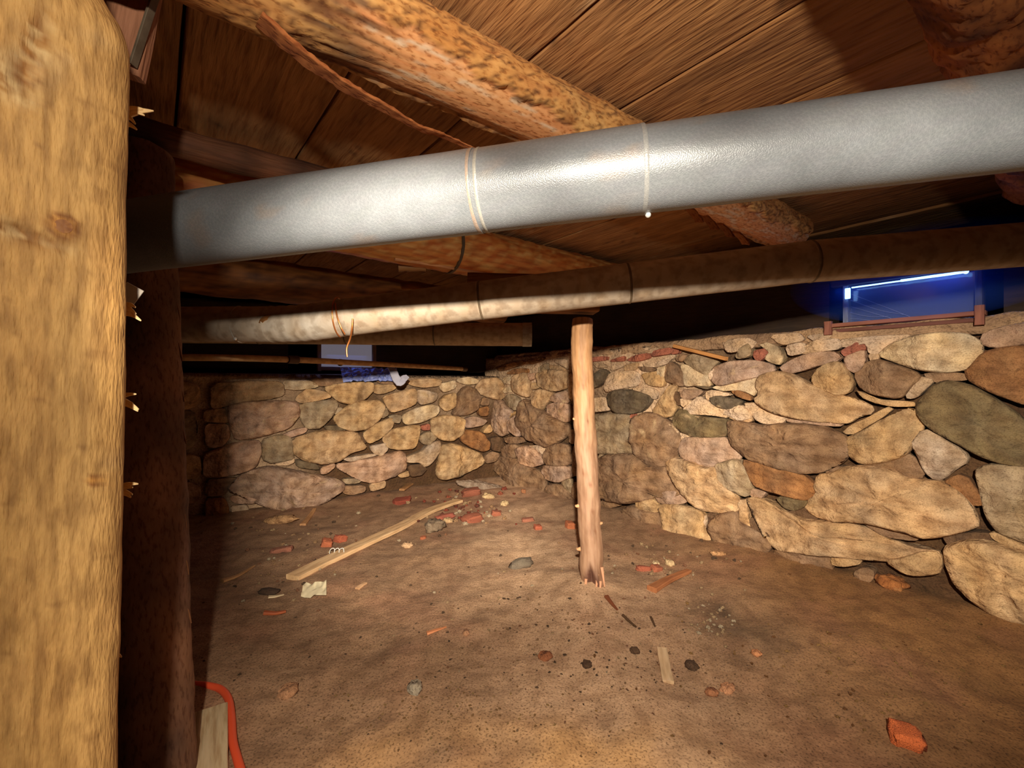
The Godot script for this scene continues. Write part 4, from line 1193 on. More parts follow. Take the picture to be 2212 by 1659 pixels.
func build_ducts():
	# the big silver duct
	var t := thing("metal_duct", "large silver galvanized round duct crossing the whole view", "duct")
	var A := pix(-250, 565, 1.19)
	var A2 := pix(360, 502, 1.035)
	var B := pix(2212, 262, 0.735)
	var dir := (B - A2).normalized()
	A = A2 - dir * 0.55
	var at := func(px): # the axis point seen at that column
		var k: float = (px - 1106.0) / F
		var s: float = (k * -A2.z - A2.x) / (dir.x + k * dir.z)
		return A2 + dir * s
	var c := rgb8(120, 123, 128)
	var j1: Vector3 = at.call(1036)
	var j2: Vector3 = at.call(1387)
	var far: Vector3 = B + dir * 0.5
	duct_section(A, j1, 0.0785, c, M.galvanized, t)
	duct_section(j1 - dir * 0.01, j2, 0.0772, c, M.galvanized, t)
	duct_section(j2 - dir * 0.01, far, 0.0748, c, M.galvanized, t)
	ring_at(j1 - dir * 0.004, dir, 0.0782, 0.004, 0.0008, rgb8(150, 132, 120), M.galvanized, t)
	ring_at(j1 + dir * 0.010, dir, 0.0775, 0.003, 0.0007, rgb8(150, 146, 140), M.galvanized, t)
	ring_at(j2, dir, 0.0772, 0.004, 0.0008, rgb8(140, 140, 140), M.galvanized, t)
	var sideways := dir.cross(Vector3.UP).normalized()
	var overt := sideways.cross(dir).normalized()
	var rim := func(a: float, r: float) -> Vector3: return sideways * (cos(a) * r) + overt * (sin(a) * r)
	# the lengthwise lock seam, the screws and the drop of water at the joint
	for s in [[A, j1, 0.0785], [j2, far, 0.0748]]:
		var a: float = 2.62 if s[0] == A else 2.2
		obj("lock_seam", sweep(seg(s[0] + rim.call(a, s[2]), s[1] + rim.call(a, s[2]), 12), rrect(0.004, 0.0012, 0.0004, 1), rim.call(a, 1.0), null, rgb8(178, 178, 176)), M.galvanized, t)
	for a in [2.35, 3.0, 3.75]:
		var s := obj("screw", sphere(0.0035, rgb8(200, 200, 198)), M.galvanized, t)
		s.position = j2 + dir * 0.012 + rim.call(a, 0.0765)
	var w := obj("water_drop", sphere(0.0055, rgb8(225, 225, 225)), M.drop, t)
	w.position = j2 + dir * 0.008 + rim.call(-1.72, 0.079)
	# flecks of white on its belly
	for q in [[1088, 3.62], [1125, 3.72], [1165, 3.70], [1215, 3.66], [425, 3.55], [985 + 1000, 2.75], [1110, 3.95]]:
		var b: Vector3 = at.call(q[0])
		var ff := obj("paint_fleck", sphere(0.006, rgb8(226, 226, 222)), M.plain, t)
		ff.position = b + rim.call(q[1], 0.0775)
		ff.scale = Vector3(1.5, 0.7, 0.22)
		ff.basis = Basis(dir, rim.call(q[1] + PI / 2, 1.0), rim.call(q[1], 1.0)) * Basis.from_scale(Vector3(1.6, 0.8, 0.2))
	# the dusty duct behind it, with its elbow
	t = thing("metal_duct", "dusty brown-grey round duct behind the silver one, bending level towards the left", "duct")
	var mc := rgb8(186, 176, 164)
	var P := [pix(2420, 512, 1.43), pix(1750, 565, 1.54), pix(1357, 612, 1.607), pix(1040, 649, 1.665), pix(760, 684, 1.715)]
	for k in P.size() - 1:
		var dd: Vector3 = (P[k + 1] - P[k]).normalized()
		duct_section(P[k], P[k + 1] + dd * 0.008, 0.0695 - 0.0006 * (k % 2), mc, M.dusty_metal, t, "duct_section", 0.75)
		if k: ring_at(P[k], dd, 0.0697, 0.004, 0.0016, rgb8(110, 92, 72), M.dusty_metal, t)
	var el := spline([P[4], pix(690, 694, 1.73), pix(640, 699, 1.745), pix(590, 701, 1.76)], 7)
	obj("elbow", sweep(el, circle(56, 0.0692), Vector3.UP, func(f, d, p): return 0.0028 * sin(d * 140.0) * 0.6, func(f, d, p): return mc.lerp(rgb8(150, 122, 90), 0.6 * clampf(0.5 + n2.get_noise_3dv(p * 1.5), 0, 1)), null, false), M.dusty_metal, t)
	duct_section(pix(592, 701, 1.76), pix(120, 700, 1.90), 0.069, mc, M.dusty_metal, t, "duct_section", 0.5)
	ring_at(pix(520, 701, 1.782), Vector3(-1, 0, 0), 0.0695, 0.004, 0.002, rgb8(190, 186, 180), M.dusty_metal, t)
	var dr := obj("water_drop", sphere(0.006, rgb8(225, 225, 225)), M.drop, t)
	dr.position = pix(508, 732, 1.72)
	# bits of copper wire wound round it
	t = thing("hanger_wire", "copper wire wound round the dusty duct, its tail hanging below", "wire")
	var base := pix(742, 686, 1.72)
	var loop := []
	for k in 15:
		var a := -1.9 + k * 0.24
		loop.append(base + Vector3(0.012 * k / 15.0 - 0.02, -sin(a) * 0.0735, cos(a) * 0.0735))
	obj("loop", tube(loop, 0.0028, rgb8(206, 130, 74), 8, 4), M.copper, t)
	obj("loop", tube([pix(724, 655, 1.655), pix(728, 683, 1.63), pix(737, 708, 1.63), pix(745, 722, 1.645)], 0.0030, rgb8(214, 140, 84), 8, 6), M.copper, t)
	obj("tail", tube([pix(762, 688, 1.63), pix(760, 712, 1.635), pix(756, 732, 1.655), pix(749, 752, 1.66), pix(750, 771, 1.66)], 0.0032, rgb8(206, 128, 72), 8, 6), M.copper, t)
	t = thing("pipe_clip", "bright copper clip on top of the dusty duct's level run", "clip")
	obj("clip", sweep(spline([pix(562, 706, 1.70), pix(566, 692, 1.69), pix(580, 686, 1.69), pix(590, 690, 1.69), pix(598, 708, 1.70)], 5), rrect(0.016, 0.003, 0.001, 2), Vector3(0, 0, 1), null, rgb8(214, 150, 92)), M.copper, t)
	# the short duct with a capped end
	t = thing("metal_duct", "short dim duct with a capped end near the corner, left of the slim prop", "duct")
	var e0 := pix(1140, 723, 2.62)
	var e1 := pix(380, 716, 2.62)
	duct_section(e1, e0, 0.066, rgb8(190, 176, 150), M.dusty_metal, t, "duct_section", 0.6)
	obj("end_cap", sweep(seg(e0 - Vector3(0.03, 0, 0), e0 + Vector3(0.022, 0, 0), 4), circle(48, 0.0685), Vector3.UP, null, rgb8(176, 170, 156)), M.dusty_metal, t)
	for k in 3:
		ring_at(pix(560 + k * 190, 718 + k * 1.5, 2.62), Vector3(1, 0, 0), 0.0665, 0.004, 0.0016, rgb8(110, 98, 80), M.dusty_metal, t)
	# the thin pipe along the left wall
	t = thing("water_pipe", "thin grey-brown pipe with couplings running along the top of the left wall", "pipe")
	var q0 := pix(300, 772, 2.12)
	var q1 := pix(632, 777, 2.46)
	var q2 := pix(1002, 797, 3.92)
	obj("pipe", tube([q0, q1, q2], 0.0165, rgb8(206, 166, 116), 20, 10), M.dusty_metal, t)
	for pp in [[q1, (q2 - q1).normalized(), 0.03], [pix(640, 777, 2.50), (q2 - q1).normalized(), 0.012], [q2, (q2 - q1).normalized(), 0.03], [pix(735, 783, 2.8), (q2 - q1).normalized(), 0.006]]:
		obj("coupling", sweep(seg(pp[0] - pp[1] * pp[2], pp[0] + pp[1] * pp[2], 2), circle(20, 0.0215), Vector3.UP, null, rgb8(84, 60, 42)), M.dusty_metal, t)

func sphere(r: float, c: Color, n := 14) -> ArrayMesh:
	var P := []
	var C := []
	for k in 9:
		var a := -PI / 2 + PI * (0.02 + 0.96 * k / 8.0)
		var row := PackedVector3Array()
		var rc := PackedColorArray()
		for j in n:
			row.append(Vector3(cos(TAU * j / n) * cos(a), sin(a), sin(TAU * j / n) * cos(a)) * r)
			rc.append(c)
		P.append(row); C.append(rc)
	return grid(P, true, C, [], true)

# ---------------------------------------------------------------- windows
func glow_mat(c: Color, e: float) -> StandardMaterial3D:
	var m := StandardMaterial3D.new()
	m.albedo_color = Color(0.1, 0.1, 0.1)
	m.emission_enabled = true
	m.emission = c
	m.emission_energy_multiplier = e
	return m

func bar(parent: Node, called: String, a: Vector3, b: Vector3, w: float, h: float, c: Color, m: Material) -> MeshInstance3D:
	return obj(called, sweep(seg(a, b, maxi(3, int(a.distance_to(b) / 0.04))), rrect(w, h, minf(w, h) * 0.15, 2), Vector3.UP if absf((b - a).normalized().y) < 0.8 else RN, func(f, d, p): return 0.0012 * n3.get_noise_3dv(p), c), m, parent)

func build_windows():
	# window_1: the wide opening in the right wall, nearly covered, daylight along its upper edge
	var w := Node3D.new()
	w.name = "window_1"
	add_child(w)
	tag(w, "low wide cellar window in the right wall, blue daylight along its top edge", "", "", "structure")
	var wf := rgb8(150, 94, 76)
	bar(w, "sill_rail", wall_pt(true, 2.60, 0.272, 0.00), wall_pt(true, 3.13, 0.272, 0.00), 0.05, 0.017, wf, M.wood)
	bar(w, "sill_rail", wall_pt(true, 2.61, 0.248, -0.012), wall_pt(true, 3.12, 0.248, -0.012), 0.03, 0.016, rgb8(112, 68, 56), M.wood)
	bar(w, "bracket", wall_pt(true, 2.615, 0.23, 0.02), wall_pt(true, 2.615, 0.292, 0.02), 0.03, 0.025, wf, M.wood)
	bar(w, "bracket", wall_pt(true, 3.115, 0.225, 0.025), wall_pt(true, 3.115, 0.300, 0.025), 0.028, 0.024, wf, M.wood)
	bar(w, "jamb", wall_pt(true, 2.655, 0.27, -0.10), wall_pt(true, 2.655, 0.47, -0.10), 0.022, 0.05, rgb8(140, 146, 168), M.wood)
	bar(w, "jamb", wall_pt(true, 3.10, 0.27, -0.10), wall_pt(true, 3.10, 0.47, -0.10), 0.022, 0.05, rgb8(80, 84, 104), M.wood)
	bar(w, "head_rail", wall_pt(true, 2.60, 0.478, -0.09), wall_pt(true, 3.14, 0.478, -0.09), 0.05, 0.026, rgb8(70, 66, 72), M.wood)
	var cover := obj("cover_board", box(Vector3(0.47, 0.205, 0.012), 0.003, rgb8(8, 9, 28)), M.plain, w)
	cover.basis = Basis(R3, Vector3.UP, -RN)
	cover.position = wall_pt(true, 2.875, 0.362, -0.16)
	cover.set_meta("label", "dark blue cover behind the window frame")
	var pane := StandardMaterial3D.new()
	pane.transparency = BaseMaterial3D.TRANSPARENCY_ALPHA
	pane.albedo_color = Color(0.6, 0.7, 1.0, 0.12)
	pane.roughness = 0.08
	var pn := obj("pane", box(Vector3(0.43, 0.19, 0.004), 0.001, Color.WHITE), pane, w)
	pn.basis = Basis(R3, Vector3.UP, -RN)
	pn.position = wall_pt(true, 2.878, 0.362, -0.115)
	var blue := Color(0.30, 0.50, 1.0)
	var gap := glow_mat(Color(0.55, 0.75, 1.0), 4.5)
	bar(w, "window_light", wall_pt(true, 2.68, 0.452, -0.075), wall_pt(true, 3.06, 0.452, -0.075), 0.006, 0.006, Color.WHITE, gap)
	bar(w, "window_light", wall_pt(true, 2.86, 0.4525, -0.074), wall_pt(true, 3.06, 0.452, -0.072), 0.008, 0.010, Color.WHITE, gap)
	var blob := obj("window_light", box(Vector3(0.022, 0.05, 0.006), 0.002, Color.WHITE), gap, w)
	blob.basis = Basis(R3, Vector3.UP, -RN)
	blob.position = wall_pt(true, 2.668, 0.425, -0.062)
	var ball := obj("window_light", sphere(0.009, Color.WHITE), gap, w)
	ball.position = wall_pt(true, 3.065, 0.452, -0.07)
	for k in 3:
		var a := AreaLight3D.new()
		a.name = "daylight"
		a.area_size = Vector2(0.12, 0.02)
		a.light_energy = [0.012, 0.010, 0.03][k]
		a.light_color = blue
		a.area_range = 6.0
		a.area_attenuation = 2.0
		a.shadow_enabled = true
		a.position = wall_pt(true, [2.69, 2.86, 3.02][k], 0.44, -0.045)
		a.basis = Basis.looking_at((RN + Vector3(0, -0.8, 0)).normalized())
		add_child(a, true)
	for k in 5:   # cobwebs across the lower left of the pane
		obj("cobweb", tube([wall_pt(true, 2.665, 0.31 + 0.03 * k, -0.10), wall_pt(true, 2.72 + 0.02 * k, 0.30 + 0.012 * k, -0.10), wall_pt(true, 2.78 + 0.03 * k, 0.285 + 0.02 * (k % 2), -0.10)], 0.0008, rgb8(150, 156, 190), 5, 5), M.plain, w)
	var mist := FogVolume.new()
	mist.name = "window_haze"
	mist.shape = RenderingServer.FOG_VOLUME_SHAPE_ELLIPSOID
	mist.size = Vector3(0.95, 0.40, 0.40)
	mist.basis = Basis(R3, Vector3.UP, -RN)
	mist.position = wall_pt(true, 2.93, 0.455, 0.02)
	var fm := FogMaterial.new()
	fm.density = 0.9
	fm.albedo = Color(0.35, 0.55, 1.0)
	mist.material = fm
	add_child(mist)
	tag(mist, "dusty air glowing blue round the daylight at the wide window", "haze", "", "stuff")
	# window_2: the small pane over the left wall
	w = Node3D.new()
	w.name = "window_2"
	add_child(w)
	tag(w, "small hazy cellar window above the left wall, half hidden by the pipe", "", "", "structure")
	var s0 := on_wall(816, 760, false).x
	var s1 := on_wall(694, 760, false).x
	var fr := rgb8(120, 92, 84)
	for q in [[s0, 0.10, s0, 0.40], [s1, 0.10, s1, 0.40], [s0, 0.12, s1, 0.12], [s0, 0.40, s1, 0.40]]:
		bar(w, "frame", wall_pt(false, q[0], q[1], -0.12), wall_pt(false, q[2], q[3], -0.12), 0.03, 0.03, fr, M.wood)
	var hazy := glow_mat(Color(0.62, 0.60, 0.66), 0.30)
	hazy.albedo_color = Color(0.5, 0.5, 0.56)
	hazy.roughness = 0.3
	var p2 := obj("pane", box(Vector3(s1 - s0 - 0.03, 0.27, 0.006), 0.001, Color.WHITE), hazy, w)
	p2.basis = Basis(L3, Vector3.UP, -LN if LN.cross(L3).y > 0 else LN)
	p2.position = wall_pt(false, (s0 + s1) / 2.0, 0.26, -0.13)
	var a2 := AreaLight3D.new()
	a2.name = "daylight"
	a2.area_size = Vector2(0.30, 0.2)
	a2.light_energy = 0.05
	a2.light_color = Color(0.5, 0.6, 1.0)
	a2.area_range = 6.0
	a2.shadow_enabled = true
	a2.position = wall_pt(false, (s0 + s1) / 2.0, 0.26, -0.10)
	a2.basis = Basis.looking_at((LN + Vector3(0, -0.9, 0)).normalized())
	add_child(a2, true)
	# the crumpled sheet on the wall top below it
	var P := []
	var C := []
	for r in 15:
		var rp := PackedVector3Array()
		var rc := PackedColorArray()
		for k in 31:
			var s: float = lerpf(on_wall(858, 800, false).x, on_wall(736, 800, false).x, k / 30.0)
			var v := r / 14.0
			var p := wall_pt(false, s, 0.125 - 0.10 * v, -0.02 + 0.11 * v)
			p += Vector3(0, 1, 0.6) * (0.022 * n3.get_noise_3d(s * 2.0, v * 0.7, 3.0) + 0.015 * n2.get_noise_3d(s * 3.0, v, 9.0))
			rp.append(p)
			rc.append(rgb8(176, 186, 236).lerp(rgb8(110, 124, 200), clampf(0.5 + n3.get_noise_3d(s * 2.0, v, 1.0), 0, 1)))
		P.append(rp); C.append(rc)
	var t := thing("plastic_sheet", "crumpled bluish plastic sheet lying on the left wall under the small window", "sheet")
	obj("sheet", grid(P, false, C, []), M.plain, t)
	obj("tail", sweep(spline([pix(842, 792, 3.45), pix(851, 806, 3.42), pix(862, 826, 3.40), pix(872, 818, 3.42), pix(880, 812, 3.44)], 6), rrect(0.05, 0.012, 0.005, 3), Vector3(0, 0.3, 1), func(f, d, p): return 0.010 * n3.get_noise_3dv(p), rgb8(176, 172, 188), func(x): return 0.7 + 0.5 * sin(PI * x)), M.plain, t)
	# the lath lying on the right wall's ledge
	t = thing("wood_lath", "thin tan lath leaning on the ledge of the right wall", "lath")
	var la := on_wall(1466, 748, true)
	var lb := on_wall(1584, 776, true)
	obj("lath", sweep(seg(wall_pt(true, la.x, la.y, 0.045), wall_pt(true, lb.x, lb.y, 0.075), 10), rrect(0.03, 0.020, 0.003, 2), Vector3.UP, null, wood_tint(rgb8(212, 150, 88), rgb8(178, 116, 60), 0.5, 71.0)), M.wood, t)

# ---------------------------------------------------------------- what lies on the floor
func lump(r: Vector3, c: Color, seed_: float, facets := 0.35, block := 1.0) -> ArrayMesh:
	var P := []
	var C := []
	for k in 10:
		var a := -PI / 2 + PI * (0.015 + 0.97 * k / 9.0)
		var row := PackedVector3Array()
		var rc := PackedColorArray()
		for j in 18:
			var u := Vector3(cos(TAU * j / 18) * cos(a), sin(a), sin(TAU * j / 18) * cos(a))
			var bu := Vector3(signf(u.x) * pow(absf(u.x), block), signf(u.y) * pow(absf(u.y), block), signf(u.z) * pow(absf(u.z), block)) * lerpf(0.8, 1.0, block)
			var v := 1.0 + facets * n1.get_noise_3dv(u * 0.9 + Vector3.ONE * seed_ * 5.0) + facets * 0.7 * n2.get_noise_3dv(u * 0.35 + Vector3.ONE * seed_ * 3.0)
			row.append(Vector3(bu.x * r.x, bu.y * r.y, bu.z * r.z) * v)
			var g := 1.0 + 0.4 * n2.get_noise_3dv(u * 0.5 + Vector3.ONE * seed_)
			rc.append(Color(c.r * g, c.g * g, c.b * g))
		P.append(row); C.append(rc)
	return grid(P, true, C, [], true)

func chunk(called: String, label: String, cat: String, px: float, py: float, wpx: float, hpx: float, c: Color, turn := 0.0, mat_: Material = null, group := ""):
	var p := on_floor(px, py)
	var k := -p.z / F
	var w := wpx * k / 2.0
	var d := minf(w * 1.2, hpx * k * 0.75)
	var hh := maxf(0.010, minf(hpx * k * 0.42, w * 0.8))
	var o := obj(called, lump(Vector3(w, hh, d), c, px * 0.13 + py * 0.07, 0.3 if called == "brick_piece" else 0.35, 0.45 if called == "brick_piece" else 0.9), mat_ if mat_ else M.rough_plain)
	o.position = Vector3(p.x, ground_h(p.x, p.z) + hh * 0.55, p.z)
	o.rotation = Vector3(rng.randf_range(-0.2, 0.2), turn, rng.randf_range(-0.2, 0.2))
	tag(o, label, cat, group)

func stick(called: String, label: String, cat: String, pts: Array, w: float, h: float, c: Color, c2: Color, taper := 0.1, lift := 0.0):
	var q := []
	for k in range(0, pts.size(), 2):
		var p := on_floor(pts[k], pts[k + 1])
		q.append(Vector3(p.x, ground_h(p.x, p.z) + h * 0.5 + lift, p.z))
	var t := thing(called, label, cat)
	var sd := float(pts[0])
	obj("shaft", sweep(spline(q, 10), rrect(w, h, minf(w, h) * 0.2, 3), Vector3.UP, func(f, d, p): return 0.0015 * n3.get_noise_3dv(p), wood_tint(c, c2, 0.6, sd), func(x): return 1.0 - taper * x), M.smooth_wood, t)

func build_floor_things():
	var pale := rgb8(226, 190, 146)
	var tan := rgb8(196, 146, 98)
	var brick := rgb8(160, 102, 80)
	stick("split_stick", "long pale split stick lying across the dirt in front of the left wall", "stick", [632, 1252, 740, 1200, 860, 1145, 930, 1108, 992, 1086], 0.080, 0.024, pale, rgb8(204, 156, 108), 0.12)
	stick("thin_stick", "thin grey-tan stick by the shadow of the posts, on the left of the floor", "stick", [480, 1255, 515, 1242, 550, 1225], 0.028, 0.012, tan, rgb8(150, 110, 76), 0.7)
	stick("wood_chip", "short upright-looking tan wood chip below the mottled boulder of the left wall", "wood chip", [654, 1134, 668, 1118, 680, 1104], 0.038, 0.014, tan, rgb8(170, 120, 78), 0.4)
	stick("broken_lath", "tan broken lath leaning from the foot of the wall behind the long pale stick", "lath", [868, 1072, 895, 1054, 928, 1030], 0.045, 0.016, tan, rgb8(170, 122, 80), 0.2, 0.02)
	stick("flat_batten", "short flat white batten lying alone in the middle of the floor", "batten", [1430, 1398, 1436, 1432, 1443, 1468], 0.034, 0.010, rgb8(234, 204, 166), rgb8(206, 166, 124), 0.0)
	stick("split_wood", "reddish split piece of wood right of the prop's foot", "wood piece", [1408, 1281, 1445, 1258, 1488, 1236], 0.045, 0.022, rgb8(176, 116, 76), rgb8(140, 76, 44), 0.35)
	stick("bark_curl", "small dark red curl of bark beside the prop's foot", "bark", [1310, 1300, 1322, 1314, 1334, 1326], 0.018, 0.010, rgb8(128, 70, 42), rgb8(96, 52, 32), 0.6)
	stick("dark_twig", "dark twig on the pale path, the left one of two", "twig", [1345, 1336, 1358, 1346, 1374, 1359], 0.010, 0.008, rgb8(84, 60, 40), rgb8(60, 42, 28), 0.4)
	stick("dark_twig", "short dark twig on the pale path, the right one of two", "twig", [1406, 1332, 1410, 1342, 1415, 1353], 0.009, 0.007, rgb8(84, 60, 40), rgb8(60, 42, 28), 0.4)
	stick("red_shard", "flat orange-red brick sliver lying below the white scraps", "brick shard", [570, 1327, 595, 1324, 618, 1320], 0.020, 0.012, rgb8(176, 92, 52), rgb8(150, 70, 40), 0.4)
	chunk("stone_slab", "long pale grey stone slab half sunk at the foot of the corner", "stone", 1036, 1060, 108, 22, rgb8(176, 154, 136), 0.05, M.stone)
	# brick rubble
	chunk("brick_piece", "long flat red brick piece left of the long stick", "brick", 608, 1194, 50, 16, brick, 0.25)
	chunk("brick_piece", "orange brick lump nearest above the long stick's middle, left of its twin", "brick", 706, 1180, 26, 26, rgb8(180, 100, 66), 0.4)
	chunk("brick_piece", "orange brick lump behind its twin, above the long stick's middle", "brick", 735, 1166, 24, 22, rgb8(182, 96, 66), 1.0)
	chunk("brick_piece", "broad dull red brick bat beyond the long stick, left of the rubble", "brick", 868, 1086, 42, 18, rgb8(150, 70, 52), 0.3)
	chunk("brick_piece", "red brick bat touching the far end of the long stick", "brick", 1018, 1074, 44, 20, rgb8(158, 92, 68), 0.2)
	chunk("brick_piece", "bright red brick wedge in the rubble right of the long stick", "brick", 1020, 1122, 52, 24, rgb8(168, 96, 70), 0.7)
	chunk("brick_piece", "crumbled red brick beside the grey cobble, under the long stick's far end", "brick", 962, 1116, 48, 15, rgb8(164, 90, 72), 0.5)
	chunk("brick_piece", "small red brick crumb right of the bright wedge", "brick", 1072, 1114, 24, 14, rgb8(170, 100, 74), 0.1)
	chunk("brick_piece", "flat faded brick piece near the corner, right of the white pebbles", "brick", 1140, 1126, 30, 12, rgb8(166, 104, 80), 0.0)
	chunk("brick_piece", "small red brick crumb in front of the prop's shadow", "brick", 1162, 1142, 18, 14, rgb8(180, 96, 68), 0.2)
	chunk("brick_piece", "orange brick stuck by the shadow of the prop", "brick", 1232, 1142, 22, 26, rgb8(180, 104, 66), 0.2)
	chunk("brick_piece", "tiny orange brick crumb at the corner's foot", "brick", 1074, 1028, 22, 9, rgb8(182, 94, 60), 0.2)
	chunk("brick_piece", "red brick crumbs right of the prop, left of two white pebbles, left half", "brick", 1390, 1228, 36, 14, rgb8(174, 96, 70), 0.1)
	chunk("brick_piece", "red brick crumbs right of the prop, nearest the white pebbles", "brick", 1418, 1230, 26, 16, rgb8(170, 98, 70), 0.4)
	chunk("brick_piece", "orange-red brick lying alone at the lower right of the floor", "brick", 1958, 1606, 62, 44, rgb8(210, 108, 58), -0.5)
	chunk("brick_piece", "small orange brick crumb under the grey cobble", "brick", 914, 1164, 14, 9, rgb8(172, 98, 64), 0.0)
	chunk("brick_piece", "upright red-brown brick sliver at the foot of the corner stones", "brick", 1131, 1070, 12, 26, rgb8(166, 110, 74), 0.0)
	# stones
	chunk("cobble", "round grey cobble touching the lower edge of the long stick's far end", "stone", 938, 1146, 46, 34, rgb8(146, 126, 104), 0.2, M.stone)
	chunk("cobble", "pinkish flat pebble alone on the near floor, left of the grey one", "stone", 622, 1503, 40, 26, rgb8(190, 142, 106), 0.6, M.stone)
	chunk("cobble", "blue-grey squarish pebble on the near floor", "stone", 896, 1500, 30, 32, rgb8(172, 160, 142), 0.3, M.stone)
	chunk("cobble", "flat tan stone below the boulder at the left wall's foot", "stone", 605, 1132, 70, 24, rgb8(196, 152, 108), 0.1, M.stone)
	chunk("cobble", "oval cream pebble by the corner rubble", "stone", 1056, 1080, 28, 14, rgb8(224, 192, 146), 0.0, M.stone)
	chunk("cobble", "round cream pebble nearest the corner, right of the oval one", "stone", 1090, 1094, 20, 16, rgb8(226, 196, 150), 0.0, M.stone)
	chunk("cobble", "small cream pebble above the grey cobble", "stone", 968, 1124, 20, 14, rgb8(216, 182, 138), 0.0, M.stone)
	chunk("cobble", "pale pebble below the long stick's middle", "stone", 880, 1182, 26, 14, rgb8(214, 176, 138), 0.0, M.stone)
	chunk("cobble", "white pebble right of the red crumbs, the larger of two", "stone", 1447, 1218, 20, 18, rgb8(224, 194, 150), 0.0, M.stone)
	chunk("cobble", "white pebble right of the red crumbs, the smaller of two", "stone", 1418, 1219, 14, 12, rgb8(232, 206, 166), 0.0, M.stone)
	chunk("cobble", "reddish pebble with a dark shadow in the middle of the near floor", "stone", 1178, 1417, 30, 20, rgb8(160, 100, 66), 0.3, M.stone)
	chunk("cobble", "small brownish-pink stone right of the orange scrap, mid floor", "stone", 1007, 1374, 14, 18, rgb8(186, 138, 104), 0.2, M.stone)
	chunk("cobble", "pale pink pebble right of the flat batten, the right one of two", "stone", 1572, 1484, 34, 18, rgb8(206, 150, 112), 0.5, M.stone)
	chunk("cobble", "pinkish pebble right of the flat batten, the left one of two", "stone", 1538, 1492, 28, 18, rgb8(182, 124, 88), 0.2, M.stone)
	chunk("cobble", "small pink pebble on the ochre earth, right of the charred spot", "stone", 1634, 1413, 18, 18, rgb8(204, 140, 96), 0.2, M.stone)
	chunk("cobble", "tan stone sunk in the soil at the right wall's foot", "stone", 1925, 1275, 64, 36, rgb8(190, 122, 68), 0.4, M.stone)
	chunk("cobble", "narrow tan stone lying at the foot of the right wall near the prop", "stone", 1552, 1202, 34, 12, rgb8(206, 158, 112), 0.2, M.stone)
	chunk("charred_clump", "grey flaky charred clump on the floor left of the prop's foot", "clump", 1126, 1222, 54, 26, rgb8(120, 106, 90), 0.1)
	chunk("dark_clod", "dark clod on the path above the flat batten", "clod", 1372, 1412, 20, 16, rgb8(92, 66, 46), 0.4)
	chunk("dark_clod", "dark clod right of the flat batten", "clod", 1494, 1436, 26, 20, rgb8(88, 64, 46), 0.2)
	chunk("dark_clod", "small dark clod with a pale chip, left of the flat batten", "clod", 1268, 1442, 22, 16, rgb8(84, 60, 42), 0.0)
	chunk("dark_clod", "dark hollow-looking clod beside the white scraps at the left", "clod", 580, 1284, 44, 16, rgb8(70, 50, 36), 0.0)
	stick("orange_scrap", "flat orange-pink wood scrap in the middle of the floor", "wood scrap", [922, 1376, 942, 1372, 964, 1364], 0.016, 0.008, rgb8(206, 136, 92), rgb8(170, 100, 66), 0.5)
	stick("pale_scrap", "small pale wood scrap between the paper scrap and the prop", "wood scrap", [772, 1276, 781, 1270, 790, 1264], 0.022, 0.008, rgb8(216, 172, 132), rgb8(190, 146, 106), 0.3)
	stick("white_sliver", "thin white sliver left of the torn paper scrap", "sliver", [580, 1294, 597, 1291, 613, 1286], 0.022, 0.006, rgb8(228, 206, 168), rgb8(206, 180, 140), 0.6)
	# torn paper
	var P := []
	for r in 7:
		var row := PackedVector3Array()
		for k in 9:
			var u := k / 8.0
			var v := r / 6.0
			var p := on_floor(650 + 55 * u + 6 * v * (1.0 - u), 1294 - 26 * v - 4 * u + 5 * n2.get_noise_2d(u * 0.5, v))
			row.append(Vector3(p.x, ground_h(p.x, p.z) + 0.014 + 0.016 * n2.get_noise_2d(u * 0.9 + 3.0, v * 0.9), p.z))
		P.append(row)
	var cc := []
	for r in 7:
		var row := PackedColorArray()
		for k in 9: row.append(rgb8(232, 216, 180))
		cc.append(row)
	var pp := obj("paper_scrap", grid(P, false, cc, []), M.plain)
	tag(pp, "crumpled white paper scrap in front of the long stick's near end", "paper")
	# the coil of wire peeping out behind the stick
	var t := thing("wire_coil", "tiny coil of white wire behind the near half of the long stick", "wire")
	for k in 3:
		var q := on_floor(716 + k * 10, 1203)
		obj("loop", tube([q + Vector3(-0.012, 0.0, 0), q + Vector3(-0.008, 0.035, -0.005), q + Vector3(0.010, 0.04, -0.01), q + Vector3(0.016, 0.012, 0)], 0.0022, rgb8(206, 200, 192), 6, 5), M.plain, t)
	# cord and board at the lower left
	var cpts := [[380, 1476], [420, 1479], [452, 1482], [478, 1490], [494, 1512], [500, 1550], [503, 1600], [513, 1640], [528, 1690], [545, 1760]]
	var cp := []
	for q in cpts:
		var p := on_floor(q[0], q[1], 0.012)
		cp.append(p)
	t = thing("extension_cord", "bright orange extension cord curving on the floor at the lower left", "cord")
	obj("cord", tube(cp, 0.0098, rgb8(226, 86, 52), 14, 10), M.plastic_cord, t)
	t = thing("floor_board", "short pale grey board lying beside the orange cord", "board")
	var bp := seg(on_floor(452, 1538, 0.012), on_floor(440, 1800, 0.012), 14)
	obj("board", sweep(bp, rrect(0.085, 0.024, 0.004, 6), Vector3.UP, func(f, d, p): return 0.0012 * n3.get_noise_3dv(p), wood_tint(rgb8(206, 182, 146), rgb8(176, 148, 112), 0.5, 91.0)), M.plank, t)
	build_gravel()

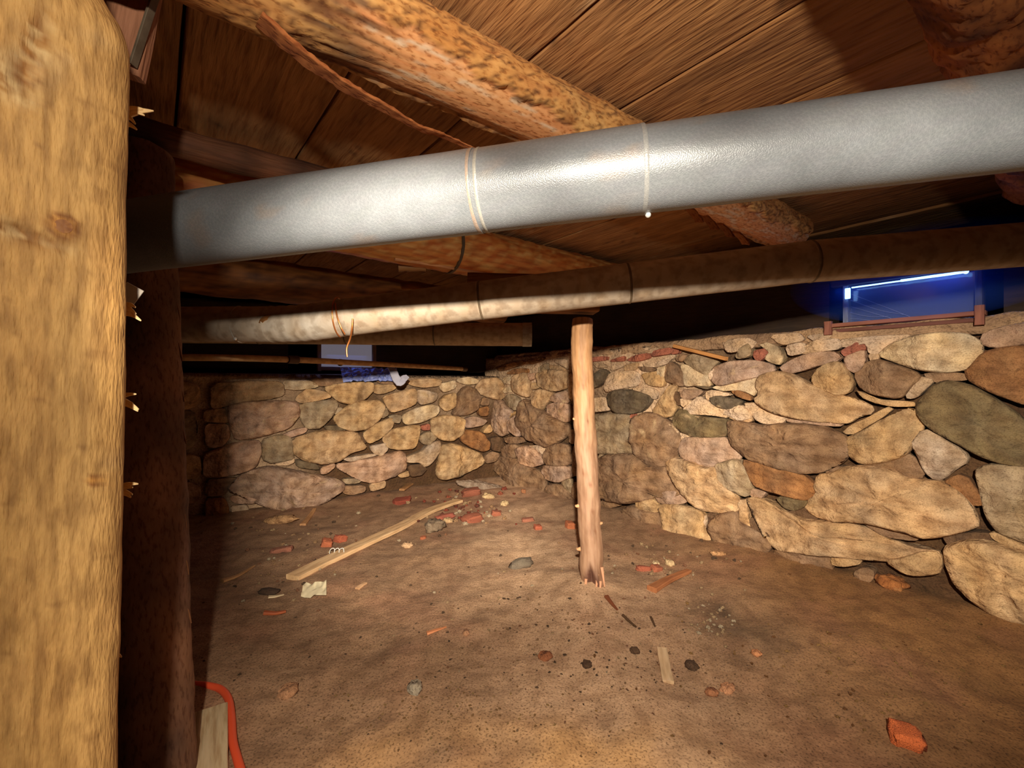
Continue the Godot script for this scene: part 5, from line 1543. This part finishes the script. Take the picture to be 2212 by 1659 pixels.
func build_gravel():
	var mm := MultiMesh.new()
	mm.transform_format = MultiMesh.TRANSFORM_3D
	mm.use_colors = true
	mm.mesh = lump(Vector3(1, 0.5, 0.7), Color.WHITE, 3.0, 1.1)
	var list := []
	var put := func(px, py, spread_x, spread_y, n, size, cols):
		for k in n:
			var x: float = px + rng.randfn() * spread_x
			var y: float = py + rng.randfn() * spread_y
			if y < 1065 or y > 1720: continue
			var p := on_floor(x, y)
			if (p - CO).dot(RN) < 0.06 or (p - CO).dot(LN) < 0.06: continue
			list.append([p, size * rng.randf_range(0.4, 1.3) * -p.z / 2.0, cols[rng.randi() % cols.size()]])
	var light := [rgb8(222, 184, 138), rgb8(206, 160, 116), rgb8(232, 206, 170)]
	var mixed := [rgb8(190, 146, 104), rgb8(112, 84, 60), rgb8(130, 96, 70), rgb8(176, 120, 86)]
	var reds := [rgb8(168, 80, 56), rgb8(186, 100, 70), rgb8(140, 76, 56)]
	put.call(1540, 1335, 36, 28, 60, 0.0075, light)
	put.call(1440, 1220, 70, 22, 70, 0.008, light + mixed)
	put.call(1000, 1100, 60, 20, 80, 0.010, reds + light)
	put.call(640, 1190, 90, 50, 90, 0.008, mixed + light)
	put.call(1150, 1330, 130, 80, 170, 0.006, mixed + light)
	put.call(1350, 1450, 130, 70, 130, 0.005, mixed)
	put.call(1850, 1480, 190, 90, 150, 0.007, [rgb8(190, 140, 80), rgb8(160, 104, 52), rgb8(206, 156, 92)])
	put.call(950, 1550, 170, 40, 200, 0.005, [rgb8(212, 168, 108), rgb8(190, 140, 86)])
	put.call(760, 1420, 200, 90, 110, 0.005, mixed)
	put.call(1040, 1050, 50, 14, 50, 0.012, light + reds)
	mm.instance_count = list.size()
	for k in list.size():
		var p: Vector3 = list[k][0]
		p.y = ground_h(p.x, p.z) + list[k][1] * 0.3
		mm.set_instance_transform(k, Transform3D(Basis.from_euler(Vector3(rng.randf_range(-0.4, 0.4), rng.randf() * TAU, rng.randf_range(-0.4, 0.4))).scaled(Vector3.ONE * list[k][1]), p))
		mm.set_instance_color(k, list[k][2])
	var o := MultiMeshInstance3D.new()
	o.name = "gravel"
	o.multimesh = mm
	o.material_override = M.rough_plain
	add_child(o)
	tag(o, "scattered crumbs of gravel, brick and wood on the dirt floor", "gravel", "", "stuff")
